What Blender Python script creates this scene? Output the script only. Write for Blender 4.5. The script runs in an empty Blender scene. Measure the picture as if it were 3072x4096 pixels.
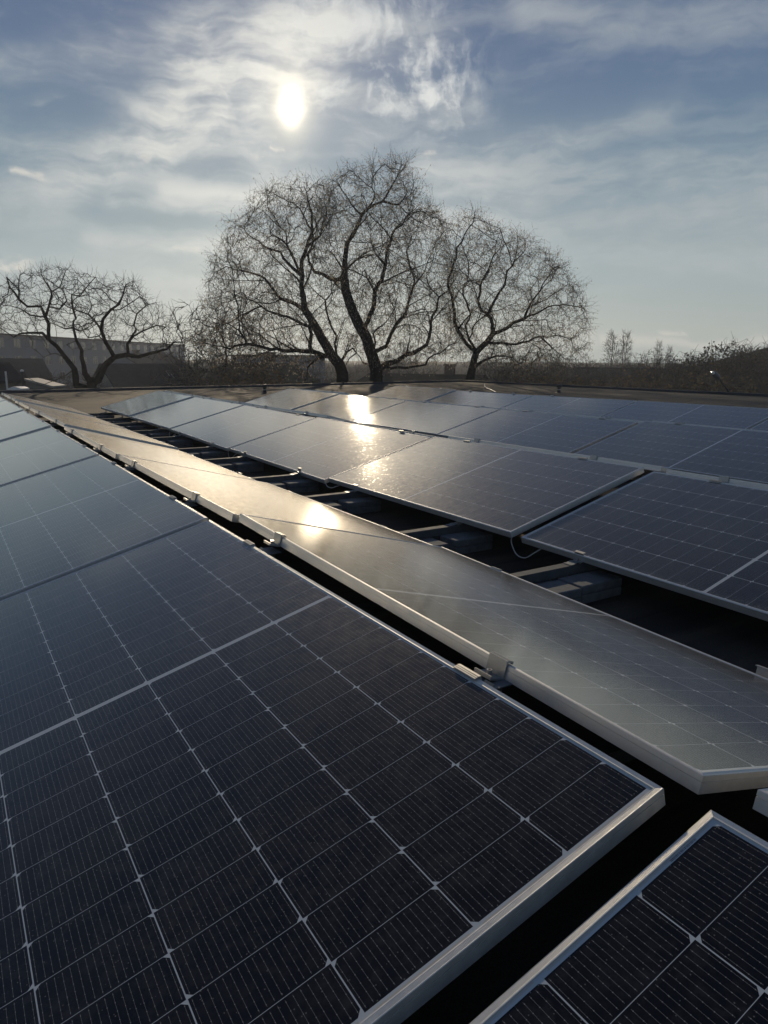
import bpy, bmesh, math, random
from math import sin, cos, pi, radians, atan2, sqrt
from mathutils import Vector, Matrix, Quaternion, noise
from mathutils.kdtree import KDTree

# ------------------------------------------------------------------ camera, sky, sun
C = bpy.context.scene.collection
SC = bpy.context.scene
PITCH, ROLL, FPX = 0.2112354, 0.0072597, 2860.558
CAMZ = 1.12                                     # eye above the roof membrane
HEAD = 0.5626036                                # heading of the panel rows
U = Vector((sin(HEAD), -cos(HEAD), 0))          # along the rows, towards the camera
PERP = Vector((cos(HEAD), sin(HEAD), 0))        # across the rows, to the right
ROWROT = atan2(U.y, U.x)

def ray(px, py):
    """direction through a pixel of the 3072 x 4096 photograph"""
    a, b = px - 1536, py - 2048
    c, s = cos(ROLL), sin(ROLL)
    x, y = (a * c + b * s) / FPX, (-a * s + b * c) / FPX
    return Vector((x, cos(PITCH) - y * sin(PITCH), -y * cos(PITCH) - sin(PITCH)))
def at(px, py, Y):
    d = ray(px, py)
    return Vector((0, 0, CAMZ)) + d * (Y / d.y)
ROOFZ = -.03
def onroof(px, py, z=-.03):
    d = ray(px, py)
    return Vector((0, 0, CAMZ)) + d * ((z - CAMZ) / d.z)

cam = bpy.data.cameras.new('camera'); camo = bpy.data.objects.new('camera', cam); C.objects.link(camo)
fw = ray(1536, 2048); rt = ray(1536 + FPX, 2048) - fw; up = -(ray(1536, 2048 + FPX) - fw)
m = Matrix((rt, up, -fw)).transposed().to_4x4(); m.translation = (0, 0, CAMZ); camo.matrix_world = m
cam.sensor_fit = 'HORIZONTAL'; cam.sensor_width = 36; cam.lens = 36 * FPX / 3072
cam.clip_start = 0.05; cam.clip_end = 3000
SC.camera = camo

SUN = Vector((-0.11655, 0.94917, 0.29238)).normalized()
SUN_EL, SUN_AZ = math.asin(SUN.z), atan2(SUN.x, SUN.y)
sl = bpy.data.lights.new('sun', 'SUN'); sl.energy = 3.0; sl.angle = radians(0.55); sl.color = (1.0, 0.81, 0.56)
so = bpy.data.objects.new('sun', sl); C.objects.link(so)
so.rotation_mode = 'QUATERNION'; so.rotation_quaternion = SUN.to_track_quat('Z', 'Y'); so.location = (-5, 40, 14)

SC.view_settings.view_transform = 'Standard'; SC.view_settings.look = 'None'
SC.view_settings.exposure = 0.0; SC.view_settings.gamma = 1.0
SC.cycles.use_denoising = True
SC.cycles.max_bounces = 8; SC.cycles.diffuse_bounces = 3; SC.cycles.glossy_bounces = 4
SC.cycles.sample_clamp_indirect = 8.0
SC.cycles.caustics_reflective = True

class NB:
    """small helper for math node graphs: values are sockets or numbers"""
    def __init__(s, tree): s.t = tree; s.n = tree.nodes; s.l = tree.links
    def new(s, typ, **kw):
        n = s.n.new(typ)
        for k, v in kw.items(): setattr(n, k, v)
        return n
    def put(s, sock, v):
        if isinstance(v, bpy.types.NodeSocket): s.l.new(v, sock)
        elif v is not None: sock.default_value = v
    def m(s, op, a, b=None, c=None, clamp=False):
        n = s.new('ShaderNodeMath', operation=op, use_clamp=clamp)
        s.put(n.inputs[0], a); s.put(n.inputs[1], b); s.put(n.inputs[2], c)
        return n.outputs[0]
    def add(s, a, b): return s.m('ADD', a, b)
    def sub(s, a, b): return s.m('SUBTRACT', a, b)
    def mul(s, a, b): return s.m('MULTIPLY', a, b)
    def div(s, a, b): return s.m('DIVIDE', a, b)
    def lt(s, a, b): return s.m('LESS_THAN', a, b)
    def gt(s, a, b): return s.m('GREATER_THAN', a, b)
    def mx(s, a, b): return s.m('MAXIMUM', a, b)
    def mn(s, a, b): return s.m('MINIMUM', a, b)
    def absv(s, a): return s.m('ABSOLUTE', a)
    def vm(s, op, a, b=None, sc=None):
        n = s.new('ShaderNodeVectorMath', operation=op)
        s.put(n.inputs[0], a); s.put(n.inputs[1], b)
        if sc is not None: s.put(n.inputs['Scale'], sc)
        return n.outputs['Value'] if op in ('DOT_PRODUCT', 'LENGTH', 'DISTANCE') else n.outputs['Vector']
    def comb(s, x, y, z):
        n = s.new('ShaderNodeCombineXYZ'); s.put(n.inputs[0], x); s.put(n.inputs[1], y); s.put(n.inputs[2], z); return n.outputs[0]
    def sep(s, v):
        n = s.new('ShaderNodeSeparateXYZ'); s.put(n.inputs[0], v); return n.outputs
    def noise(s, vec, scale, detail=4, rough=.55, dist=0.0, lac=2.0):
        n = s.new('ShaderNodeTexNoise'); s.put(n.inputs['Vector'], vec)
        n.inputs['Scale'].default_value = scale; n.inputs['Detail'].default_value = detail
        n.inputs['Roughness'].default_value = rough; n.inputs['Distortion'].default_value = dist
        return n.outputs['Fac']
    def noisec(s, vec, scale, detail=3):
        n = s.new('ShaderNodeTexNoise'); s.put(n.inputs['Vector'], vec)
        n.inputs['Scale'].default_value = scale; n.inputs['Detail'].default_value = detail
        return n.outputs['Color']
    def remap(s, v, a, b, c=0.0, d=1.0, smooth=False):
        n = s.new('ShaderNodeMapRange'); n.interpolation_type = 'SMOOTHSTEP' if smooth else 'LINEAR'
        s.put(n.inputs[0], v)
        for i, x in zip((1, 2, 3, 4), (a, b, c, d)): s.put(n.inputs[i], x)
        return n.outputs[0]
    def mix(s, f, a, b, blend='MIX'):
        n = s.new('ShaderNodeMix', data_type='RGBA', blend_type=blend)
        s.put(n.inputs[0], f)
        for sock, v in ((n.inputs[6], a), (n.inputs[7], b)):
            s.put(sock, (*v, 1) if isinstance(v, tuple) and len(v) == 3 else v)
        return n.outputs[2]

def build_sky():
    w = bpy.data.worlds.new('World'); SC.world = w; w.use_nodes = True
    t = w.node_tree; t.nodes.clear(); b = NB(t)
    sky = b.new('ShaderNodeTexSky', sky_type='NISHITA'); sky.sun_disc = False
    sky.sun_elevation = SUN_EL; sky.sun_rotation = SUN_AZ
    sky.air_density = 1.0; sky.dust_density = 1.5; sky.ozone_density = 1.0
    d = b.new('ShaderNodeTexCoord').outputs['Generated']
    x, y, z = b.sep(d)
    el = b.mul(b.m('ARCSINE', z), 180 / pi)
    az = b.mul(b.m('ARCTAN2', x, y), 180 / pi)
    p = b.comb(az, el, 0.0)
    # ragged edges: the streaks' positions are warped by noise of three sizes
    def warp(v, sc, amt, det=3, off=0.0):
        return b.vm('ADD', v, b.vm('MULTIPLY', b.vm('SUBTRACT', b.noisec(b.vm('ADD', p, (off, off * .7, 0)), sc, det), (.5, .5, .5)), (amt * 1.3, amt * .8, 0)))
    pw = warp(warp(p, .07, 3.6, 2, 11.0), .30, 1.1, 3, 50.0)
    pf = warp(p, .22, 3.0, 4, 90.0)
    wx, wy, _ = b.sep(pw); fx_, fy_, _ = b.sep(pf)
    def ang(dx, dy):                                # a point of the photograph (seen 1659 wide) as azimuth, elevation in degrees
        v = ray(dx * 1.8517, dy * 1.8517).normalized()
        return math.degrees(atan2(v.x, v.y)), math.degrees(math.asin(v.z))
    def streak(x0, y0, x1, y1, wid, amp, X=None, Y=None):
        X = wx if X is None else X; Y = wy if Y is None else Y
        a = ang(x0, y0); c = ang(x1, y1)
        ex, ey = c[0] - a[0], c[1] - a[1]; L2 = ex * ex + ey * ey
        qx, qy = b.sub(X, a[0]), b.sub(Y, a[1])
        tt = b.m('DIVIDE', b.add(b.mul(qx, ex), b.mul(qy, ey)), L2, clamp=True)
        rx, ry = b.sub(qx, b.mul(tt, ex)), b.sub(qy, b.mul(tt, ey))
        r2 = b.div(b.add(b.mul(rx, rx), b.mul(ry, ry)), wid * wid)
        return b.mul(b.m('EXPONENT', b.mul(r2, -1.0)), amp)
    def fibres(ang_deg, sx, sy, sc, det=7, off=0.0, src=None):
        mp = b.new('ShaderNodeMapping'); b.put(mp.inputs[0], src if src is not None else pf)
        mp.inputs['Rotation'].default_value = (0, 0, radians(ang_deg)); mp.inputs['Scale'].default_value = (sx, sy, 1); mp.inputs['Location'].default_value = (off, off, off)
        return b.noise(mp.outputs[0], sc, det, .57)
    veil = None
    for a in ((-300, 470, 100, 420, 1.7, .75), (80, 425, 340, 285, 1.7, .95), (330, 290, 500, 160, 2.3, 1.05),
              (470, 150, 690, 55, 2.6, 1.1), (-220, 125, 420, 95, 1.0, .6), (450, 220, 640, 150, 2.6, .85), (-300, 320, 200, 320, 1.1, .5),
              (690, 60, 930, 100, 1.7, .5), (690, 190, 1000, 225, 1.0, .45), (760, 285, 1300, 300, 1.0, .42),
              (1050, 320, 1450, 245, 1.3, .5), (900, 385, 1800, 345, 1.5, .62), (360, 415, 570, 430, 1.0, .8), (250, 440, 520, 470, .7, .5),
              (1150, 15, 1900, 35, 1.3, .42), (200, 525, 600, 545, 1.0, .6), (950, 480, 2000, 440, 2.4, .6),
              (-200, 620, 800, 600, 2.4, .5), (1050, 590, 2000, 560, 1.7, .5), (560, 320, 640, 420, 1.6, .45)):
        sck = streak(*a); veil = sck if veil is None else b.sub(b.add(veil, sck), b.mul(veil, sck))
    f1 = fibres(-32, .16, 1.0, .34, 7, 3.0); f2 = fibres(4, .13, 1.0, .46, 7, 20.0); f3 = fibres(-40, .5, 1.0, .9, 6, 40.0)
    tex = b.add(b.add(b.mul(f1, .42), b.mul(f2, .38)), b.mul(f3, .20))
    dens = b.mul(veil, b.remap(tex, .38, .60, .22, 1.15, True))
    thin = b.mul(b.remap(tex, .46, .66, 0, .26, True), b.remap(el, 0, 12, .6, 1.0))
    dens = b.mn(b.sub(b.add(dens, thin), b.mul(dens, thin)), 1.0)
    # brighter ragged wisps right of the sun
    w1 = fibres(38, .9, .42, .55, 8, 60.0); w2 = fibres(-30, .5, 1.0, .7, 8, 77.0)
    wis = b.mul(streak(690, 55, 930, 125, 3.0, 1.0), b.remap(b.add(b.mul(w1, .65), b.mul(w2, .35)), .45, .64, 0, .85, True))
    wis2 = b.mul(streak(690, 185, 950, 235, 1.8, 1.0), b.remap(b.add(b.mul(w1, .4), b.mul(w2, .6)), .45, .62, 0, .6, True))
    puff = None
    for (a0, a1, wd, am) in (((590, 323), (618, 323), .13, .9), ((543, 334), (553, 335), .16, .75), ((320, 343), (370, 358), .22, .5),
                             ((35, 378), (100, 388), .28, .75), ((-20, 566), (50, 574), .42, .95), ((380, 537), (430, 541), .24, .8),
                             ((880, 341), (940, 334), .22, .6), ((1425, 722), (1480, 718),   .2, .5), ((92, 237), (108, 236), .4, .35)):
        sck = streak(*a0, *a1, wd, am, fx_, fy_); puff = sck if puff is None else b.mx(puff, sck)
    puff = b.mul(puff, b.remap(b.add(b.mul(w2, .5), b.mul(f3, .5)), .44, .58, .0, .85, True)); band = b.mx(streak(1290, 742, 2000, 732, .34, .35, fx_, fy_), streak(960, 720, 1260, 742, .6, .22, fx_, fy_))
    # angular distance from the sun
    cs = b.vm('DOT_PRODUCT', d, tuple(SUN))
    ad = b.mul(b.m('ARCCOSINE', b.mn(cs, .999999)), 180 / pi)
    da, de = b.sub(az, math.degrees(SUN_AZ)), b.sub(el, math.degrees(SUN_EL) + .25)
    oval = b.m('SQRT', b.add(b.mul(da, da), b.mul(b.mul(de, de), .5)))
    g = lambda r, wd, pw_=2.0: b.m('EXPONENT', b.mul(b.m('POWER', b.div(r, wd), pw_), -1.0))
    disc = b.mul(g(oval, .40, 1.3), 5.0); rim = b.mul(g(oval, .95, 1.2), .8)
    aure = b.add(b.add(b.mul(g(ad, 3.2), .17), b.mul(g(ad, 9.0), .07)), b.mul(b.mul(g(da, 24.0), g(el, 9.0)), .16))
    rp = b.new('ShaderNodeValToRGB'); b.put(rp.inputs[0], b.remap(el, -2, 70)); cr = rp.color_ramp
    stops = [(-2, (.34, .39, .38)), (2, (.39, .445, .435)), (7, (.29, .375, .41)), (13, (.16, .25, .335)), (20, (.098, .162, .28)), (31, (.08, .128, .235)), (68, (.05, .083, .16))]
    while len(cr.elements) < len(stops): cr.elements.new(.5)
    for e_, (deg, c_) in zip(cr.elements, stops): e_.position = (deg + 2) / 72; e_.color = (*c_, 1)
    clear = b.mix(.06, rp.outputs[0], b.vm('SCALE', sky.outputs[0], sc=.03))
    cloudcol = b.mix(b.remap(ad, 3, 24, 1, 0, True), (.45, .485, .495), (.82, .81, .75))
    col = b.mix(b.mul(dens, .86), clear, cloudcol)
    col = b.mix(b.mn(b.add(wis, wis2), 1.0), col, (.74, .75, .73))
    col = b.mix(b.mx(puff, band), col, (.74, .70, .63))
    col = b.mix(1.0, col, b.vm('SCALE', (1.0, .93, .78), sc=aure), 'ADD')
    col = b.mix(1.0, col, b.vm('SCALE', (1.0, .80, .42), sc=rim), 'ADD')
    col = b.mix(1.0, col, b.vm('SCALE', (1.0, .93, .76), sc=disc), 'ADD')
    bg = b.new('ShaderNodeBackground'); b.put(bg.inputs[0], col); bg.inputs[1].default_value = 1.0
    out = b.new('ShaderNodeOutputWorld'); t.links.new(bg.outputs[0], out.inputs[0])
build_sky()

# ------------------------------------------------------------------ helpers
def tag(o, label=None, cat=None, group=None, kind=None):
    if label: o['label'] = label
    if cat: o['category'] = cat
    if group: o['group'] = group
    if kind: o['kind'] = kind
    return o
def empty(name, loc=(0, 0, 0), rz=0.0, quat=None):
    o = bpy.data.objects.new(name, None); C.objects.link(o); o.location = loc; o.empty_display_size = .1
    if quat: o.rotation_mode = 'QUATERNION'; o.rotation_quaternion = quat
    else: o.rotation_euler = (0, 0, rz)
    return o
def copy_tree(o, parent=None):
    c = o.copy(); C.objects.link(c)
    if parent: c.parent = parent
    for ch in [k for k in o.children]: copy_tree(ch, c)
    return c

class MB:
    def __init__(s): s.v = []; s.f = []
    def add(s, vs, fs):
        o = len(s.v); s.v += [tuple(v) for v in vs]; s.f += [tuple(i + o for i in f) for f in fs]
    def box(s, x0, x1, y0, y1, z0, z1, M=None):
        vs = [Vector((x, y, z)) for z in (z0, z1) for x, y in ((x0, y0), (x1, y0), (x1, y1), (x0, y1))]
        if M: vs = [M @ v for v in vs]
        s.add(vs, [(3, 2, 1, 0), (4, 5, 6, 7), (0, 1, 5, 4), (1, 2, 6, 5), (2, 3, 7, 6), (3, 0, 4, 7)])
    def prism(s, prof, x0, x1, axis='x'):
        """closed profile [(a,b)] extruded along x (a->y, b->z) or along y (a->x)"""
        n = len(prof)
        if axis == 'x': vs = [(x0, a, c) for a, c in prof] + [(x1, a, c) for a, c in prof]
        elif axis == 'y': vs = [(a, x0, c) for a, c in prof] + [(a, x1, c) for a, c in prof]
        else: vs = [(a, c, x0) for a, c in prof] + [(a, c, x1) for a, c in prof]
        s.add(vs, [tuple(range(n))[::-1], tuple(range(n, 2 * n))] + [(i, (i + 1) % n, n + (i + 1) % n, n + i) for i in range(n)])
    def sheet(s, line, th, x0, x1):
        """bent sheet metal: polyline [(y,z)] with thickness th, extruded along x"""
        top = [Vector((a, c)) for a, c in line]; nrm = []
        for i in range(len(top)):
            d = (top[min(i + 1, len(top) - 1)] - top[max(i - 1, 0)]).normalized(); nrm.append(Vector((-d.y, d.x)))
        prof = [tuple(p) for p in top] + [tuple(p - n * th) for p, n in zip(top[::-1], nrm[::-1])]
        n = len(top); N = 2 * n
        vs = [(x0, a, c) for a, c in prof] + [(x1, a, c) for a, c in prof]
        fs = []
        for i in range(n - 1):
            j = N - 1 - i
            fs += [(i, i + 1, j - 1, j), (N + j, N + j - 1, N + i + 1, N + i)]
        fs += [(i, (i + 1) % N, N + (i + 1) % N, N + i) for i in range(N)]
        s.add(vs, fs)
    def tube(s, pts, rad, sides=6, cap=True):
        n = len(pts); o = len(s.v)
        up = None
        for i in range(n):
            d = (pts[min(i + 1, n - 1)] - pts[max(i - 1, 0)])
            if d.length < 1e-9: d = Vector((0, 0, 1))
            d.normalize()
            if up is None: up = d.orthogonal()
            up = up - d * up.dot(d)
            if up.length < 1e-6: up = d.orthogonal()
            up.normalize(); w = d.cross(up); r = rad[i]
            for k in range(sides):
                a = 2 * pi * k / sides; p = pts[i] + up * (cos(a) * r) + w * (sin(a) * r); s.v.append((p.x, p.y, p.z))
        for i in range(n - 1):
            for k in range(sides):
                a, c = o + i * sides + k, o + i * sides + (k + 1) % sides
                s.f.append((a, c, c + sides, a + sides))
        if cap:
            s.f.append(tuple(o + k for k in range(sides))[::-1]); s.f.append(tuple(o + (n - 1) * sides + k for k in range(sides)))
    def mesh(s, name):
        me = bpy.data.meshes.new(name); me.from_pydata(s.v, [], s.f); me.update(); return me
    def build(s, name, mat, parent=None, smooth=False, fix=False, bevel=0):
        me = s.mesh(name)
        if fix:
            bm = bmesh.new(); bm.from_mesh(me); bmesh.ops.recalc_face_normals(bm, faces=bm.faces); bm.to_mesh(me); bm.free()
        me.materials.append(mat)
        if smooth: me.polygons.foreach_set('use_smooth', [True] * len(me.polygons))
        o = bpy.data.objects.new(name, me); C.objects.link(o)
        if parent: o.parent = parent
        if bevel:
            bv = o.modifiers.new('bevel', 'BEVEL'); bv.width = bevel; bv.segments = 2; bv.limit_method = 'ANGLE'
        return o

def mat(name, col, rough=.6, metal=0.0, var=.25, scale=8.0, spec=.5, bump=0.0, coords='Object'):
    m = bpy.data.materials.new(name); m.use_nodes = True; b = NB(m.node_tree)
    p = b.n['Principled BSDF']; co = b.new('ShaderNodeTexCoord').outputs[coords]
    if coords == 'Object':
        rnd = b.new('ShaderNodeObjectInfo').outputs['Random']; co = b.vm('ADD', co, b.comb(b.mul(rnd, 37.0), b.mul(rnd, 11.0), 0))
    n = b.noise(co, scale, 6, .6)
    f = b.remap(n, .3, .7, 1 - var, 1 + var)
    b.put(p.inputs['Base Color'], b.vm('SCALE', tuple(col), sc=f))
    b.put(p.inputs['Roughness'], b.remap(n, .3, .7, max(rough - .08, .02), min(rough + .08, 1)))
    p.inputs['Metallic'].default_value = metal; p.inputs['Specular IOR Level'].default_value = spec
    if spec <= .12: p.inputs['IOR'].default_value = 1.03
    if bump:
        bn = b.new('ShaderNodeBump'); b.put(bn.inputs['Height'], b.noise(co, scale * 6, 5, .65)); bn.inputs['Strength'].default_value = bump; bn.inputs['Distance'].default_value = .01
        b.put(p.inputs['Normal'], bn.outputs[0])
    return m

M = {
 'alu': mat('anodised_aluminium', (.58, .58, .565), .48, .62, .06, 60),
 'galv': mat('galvanised_steel', (.17, .185, .20), .55, .7, .2, 30),
 'clampalu': mat('dull_clamp_aluminium', (.36, .36, .35), .5, .75, .1, 60),
 'rail': mat('dull_rail_metal', (.07, .08, .09), .8, .15, .2, 20, .2),
 'steel': mat('bolt_steel', (.5, .5, .5), .3, 1, .1, 50),
 'conc': mat('paving_concrete', (.105, .115, .125), .9, 0, .25, 25, .3, .4),
 'black': mat('black_plastic', (.012, .013, .015), .5, 0, .2, 20),
 'flash': mat('dark_flashing', (.028, .034, .043), .75, .0, .25, 3, .2),
 'cable': mat('pale_cable', (.45, .46, .46), .5, 0, .1, 20),
 'bark': mat('dark_bark', (.035, .029, .024), .95, 0, .4, 6, .1, .5),
 'twig': mat('thin_twig', (.085, .074, .062), .9, 0, .3, 4, .1),
 'brown': mat('brown_twig', (.165, .130, .090), .9, 0, .35, 1.5, .1),
 'rust': mat('rusty_leaf', (.24, .165, .085), .9, 0, .4, 1.5, .1),
 'pod': mat('pale_dried_pod', (.16, .125, .08), .8, 0, .3, 3, .2),
 'soil': mat('winter_ground', (.055, .050, .036), .95, 0, .4, .3, .2),
 'panelwall': mat('haze_blue_concrete_panel', (.065, .095, .14), .85, 0, .15, .5),  # concrete wall tinted blue, distance haze put into its colour
 'wall': mat('weathered_render', (.13, .125, .12), .9, 0, .2, 1),
 'brick': mat('sooty_brick', (.10, .065, .05), .9, 0, .3, 3),
 'roofdark': mat('dark_roofing', (.028, .030, .037), .9, 0, .3, 1.5, .1),
 'tile': mat('mossy_tile', (.030, .031, .026), .95, 0, .3, 2, .05),
 'frame': mat('grey_window_frame', (.16, .17, .18), .7, 0, .1, 2),
 'pane': mat('window_glass', (.02, .025, .03), .1, 0, .1, 2),
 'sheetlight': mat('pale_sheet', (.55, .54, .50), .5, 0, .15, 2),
 'dullsheet': mat('dull_pale_sheet', (.26, .255, .24), .6, 0, .2, 2),
 'sticker': mat('white_sticker', (.75, .75, .73), .5, 0, .04, 30),
 'print': mat('grey_print', (.12, .13, .14), .6, 0, .05, 30),
 'lamp': mat('lamp_grey', (.10, .10, .12), .4, .3, .1, 10),
 'lens': mat('lamp_lens', (.8, .8, .76), .2, 0, .03, 10),
}

# ------------------------------------------------------------------ roof and ground
pm = M['pod']; b_ = NB(pm.node_tree); tr_ = b_.new('ShaderNodeBsdfTranslucent'); tr_.inputs['Color'].default_value = (.44, .40, .33, 1); mx_ = b_.new('ShaderNodeMixShader'); mx_.inputs[0].default_value = .6
b_.l.new(b_.n['Principled BSDF'].outputs[0], mx_.inputs[1]); b_.l.new(tr_.outputs[0], mx_.inputs[2]); b_.l.new(mx_.outputs[0], b_.n['Material Output'].inputs[0])
def roof_material():
    m = bpy.data.materials.new('bitumen_roofing'); m.use_nodes = True; b = NB(m.node_tree); p = b.n['Principled BSDF']
    co = b.new('ShaderNodeTexCoord').outputs['Object']
    x, y, z = b.sep(co)
    big = b.noise(co, .5, 5, .6); gran = b.noise(co, 220, 3, .7)
    st = b.noise(b.comb(b.mul(x, 6.0), b.mul(y, .7), 0), .8, 6, .6)
    # lapped sheets, one metre wide
    lap = b.m('FRACT', b.div(b.add(x, b.mul(b.sub(big, .5), .02)), 1.0)); lapm = b.lt(b.mn(lap, b.sub(1.0, lap)), .012)
    base = b.mix(b.remap(big, .38, .62), (.012, .0125, .014), (.038, .035, .031))  # roofing patches and streaks; raised contrast also paints in dappled branch shadow
    base = b.mix(b.remap(st, .42, .68, 0, .8), base, (.055, .048, .038))
    base = b.mix(b.mul(lapm, .6), base, (.010, .010, .011))
    base = b.vm('SCALE', base, sc=b.remap(gran, .3, .7, .6, 1.5))
    b.put(p.inputs['Base Color'], base); p.inputs['Roughness'].default_value = .85; p.inputs['Specular IOR Level'].default_value = .18
    bn = b.new('ShaderNodeBump'); b.put(bn.inputs['Height'], b.add(b.mul(gran, .3), big)); bn.inputs['Strength'].default_value = .35; bn.inputs['Distance'].default_value = .01
    b.put(p.inputs['Normal'], bn.outputs[0])
    return m
M['roof'] = roof_material()
GROUND = -5.2
def rs(s, r, z=0.0): return U * s + PERP * r + Vector((0, 0, z))
RC = (-29.92, 23.65)                                  # far right corner (s, r)
def far_s(r): return RC[0] + (RC[1] - r) * .2013
ro = empty('roof', (0, 0, 0), ROWROT)
outline = [(far_s(-22), -22), (RC[0], RC[1]), (9, RC[1]), (9, -22)]     # (s, r) : local x = s, local y = r
rb = MB(); rb.prism([(s, r) for s, r in outline], -.38, ROOFZ, 'z')
C.objects.unlink(ro); bpy.data.objects.remove(ro)
roof = rb.build('roof', M['roof'], fix=True); roof.rotation_euler = (0, 0, ROWROT); tag(roof, kind='structure')
wb = MB(); k = .25
wb.prism([(far_s(-22) + k, -22 + k), (RC[0] + k, RC[1] - k), (9 - k, RC[1] - k), (9 - k, -22 + k)], GROUND, -.382, 'z')
wl = wb.build('building_wall', M['wall'], fix=True); wl.rotation_euler = (0, 0, ROWROT); tag(wl, kind='structure')
# raised flashing along the two far edges, laid in lengths
def edging(a, bpt, name, h=.085, wd=.16, seg=2.6):
    mb = MB(); d = (bpt - a); L = d.length; d.normalize(); nrm = Vector((-d.y, d.x, 0)); n = int(L / seg); rnd = random.Random(4)
    for i in range(n):
        p, q = a + d * (L * i / n + .004), a + d * (L * (i + 1) / n - .004)
        dz = rnd.uniform(-.008, .008)
        prof = [(-wd / 2, ROOFZ + .002), (-wd / 2 + .03, ROOFZ + h + dz), (wd / 2 - .02, ROOFZ + h + .01 + dz), (wd / 2, -.15)]
        vs = [p + nrm * a_ + Vector((0, 0, c_)) for a_, c_ in prof] + [q + nrm * a_ + Vector((0, 0, c_)) for a_, c_ in prof]
        mb.add(vs, [(3, 2, 1, 0), (4, 5, 6, 7)] + [(j, (j + 1) % 4, 4 + (j + 1) % 4, 4 + j) for j in range(4)])
    return tag(mb.build(name, M['flash'], fix=True), kind='structure')
cor = rs(RC[0], RC[1])
edging(rs(far_s(-21.9), -21.9), cor, 'roof_edge')
edging(cor, rs(8.9, RC[1]), 'roof_edge')
gb = MB(); gb.add([(-1200, -600, GROUND), (1200, -600, GROUND), (1200, 1800, GROUND), (-1200, 1800, GROUND)], [(0, 1, 2, 3)])
tag(gb.build('ground', M['soil']), kind='structure')

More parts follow.
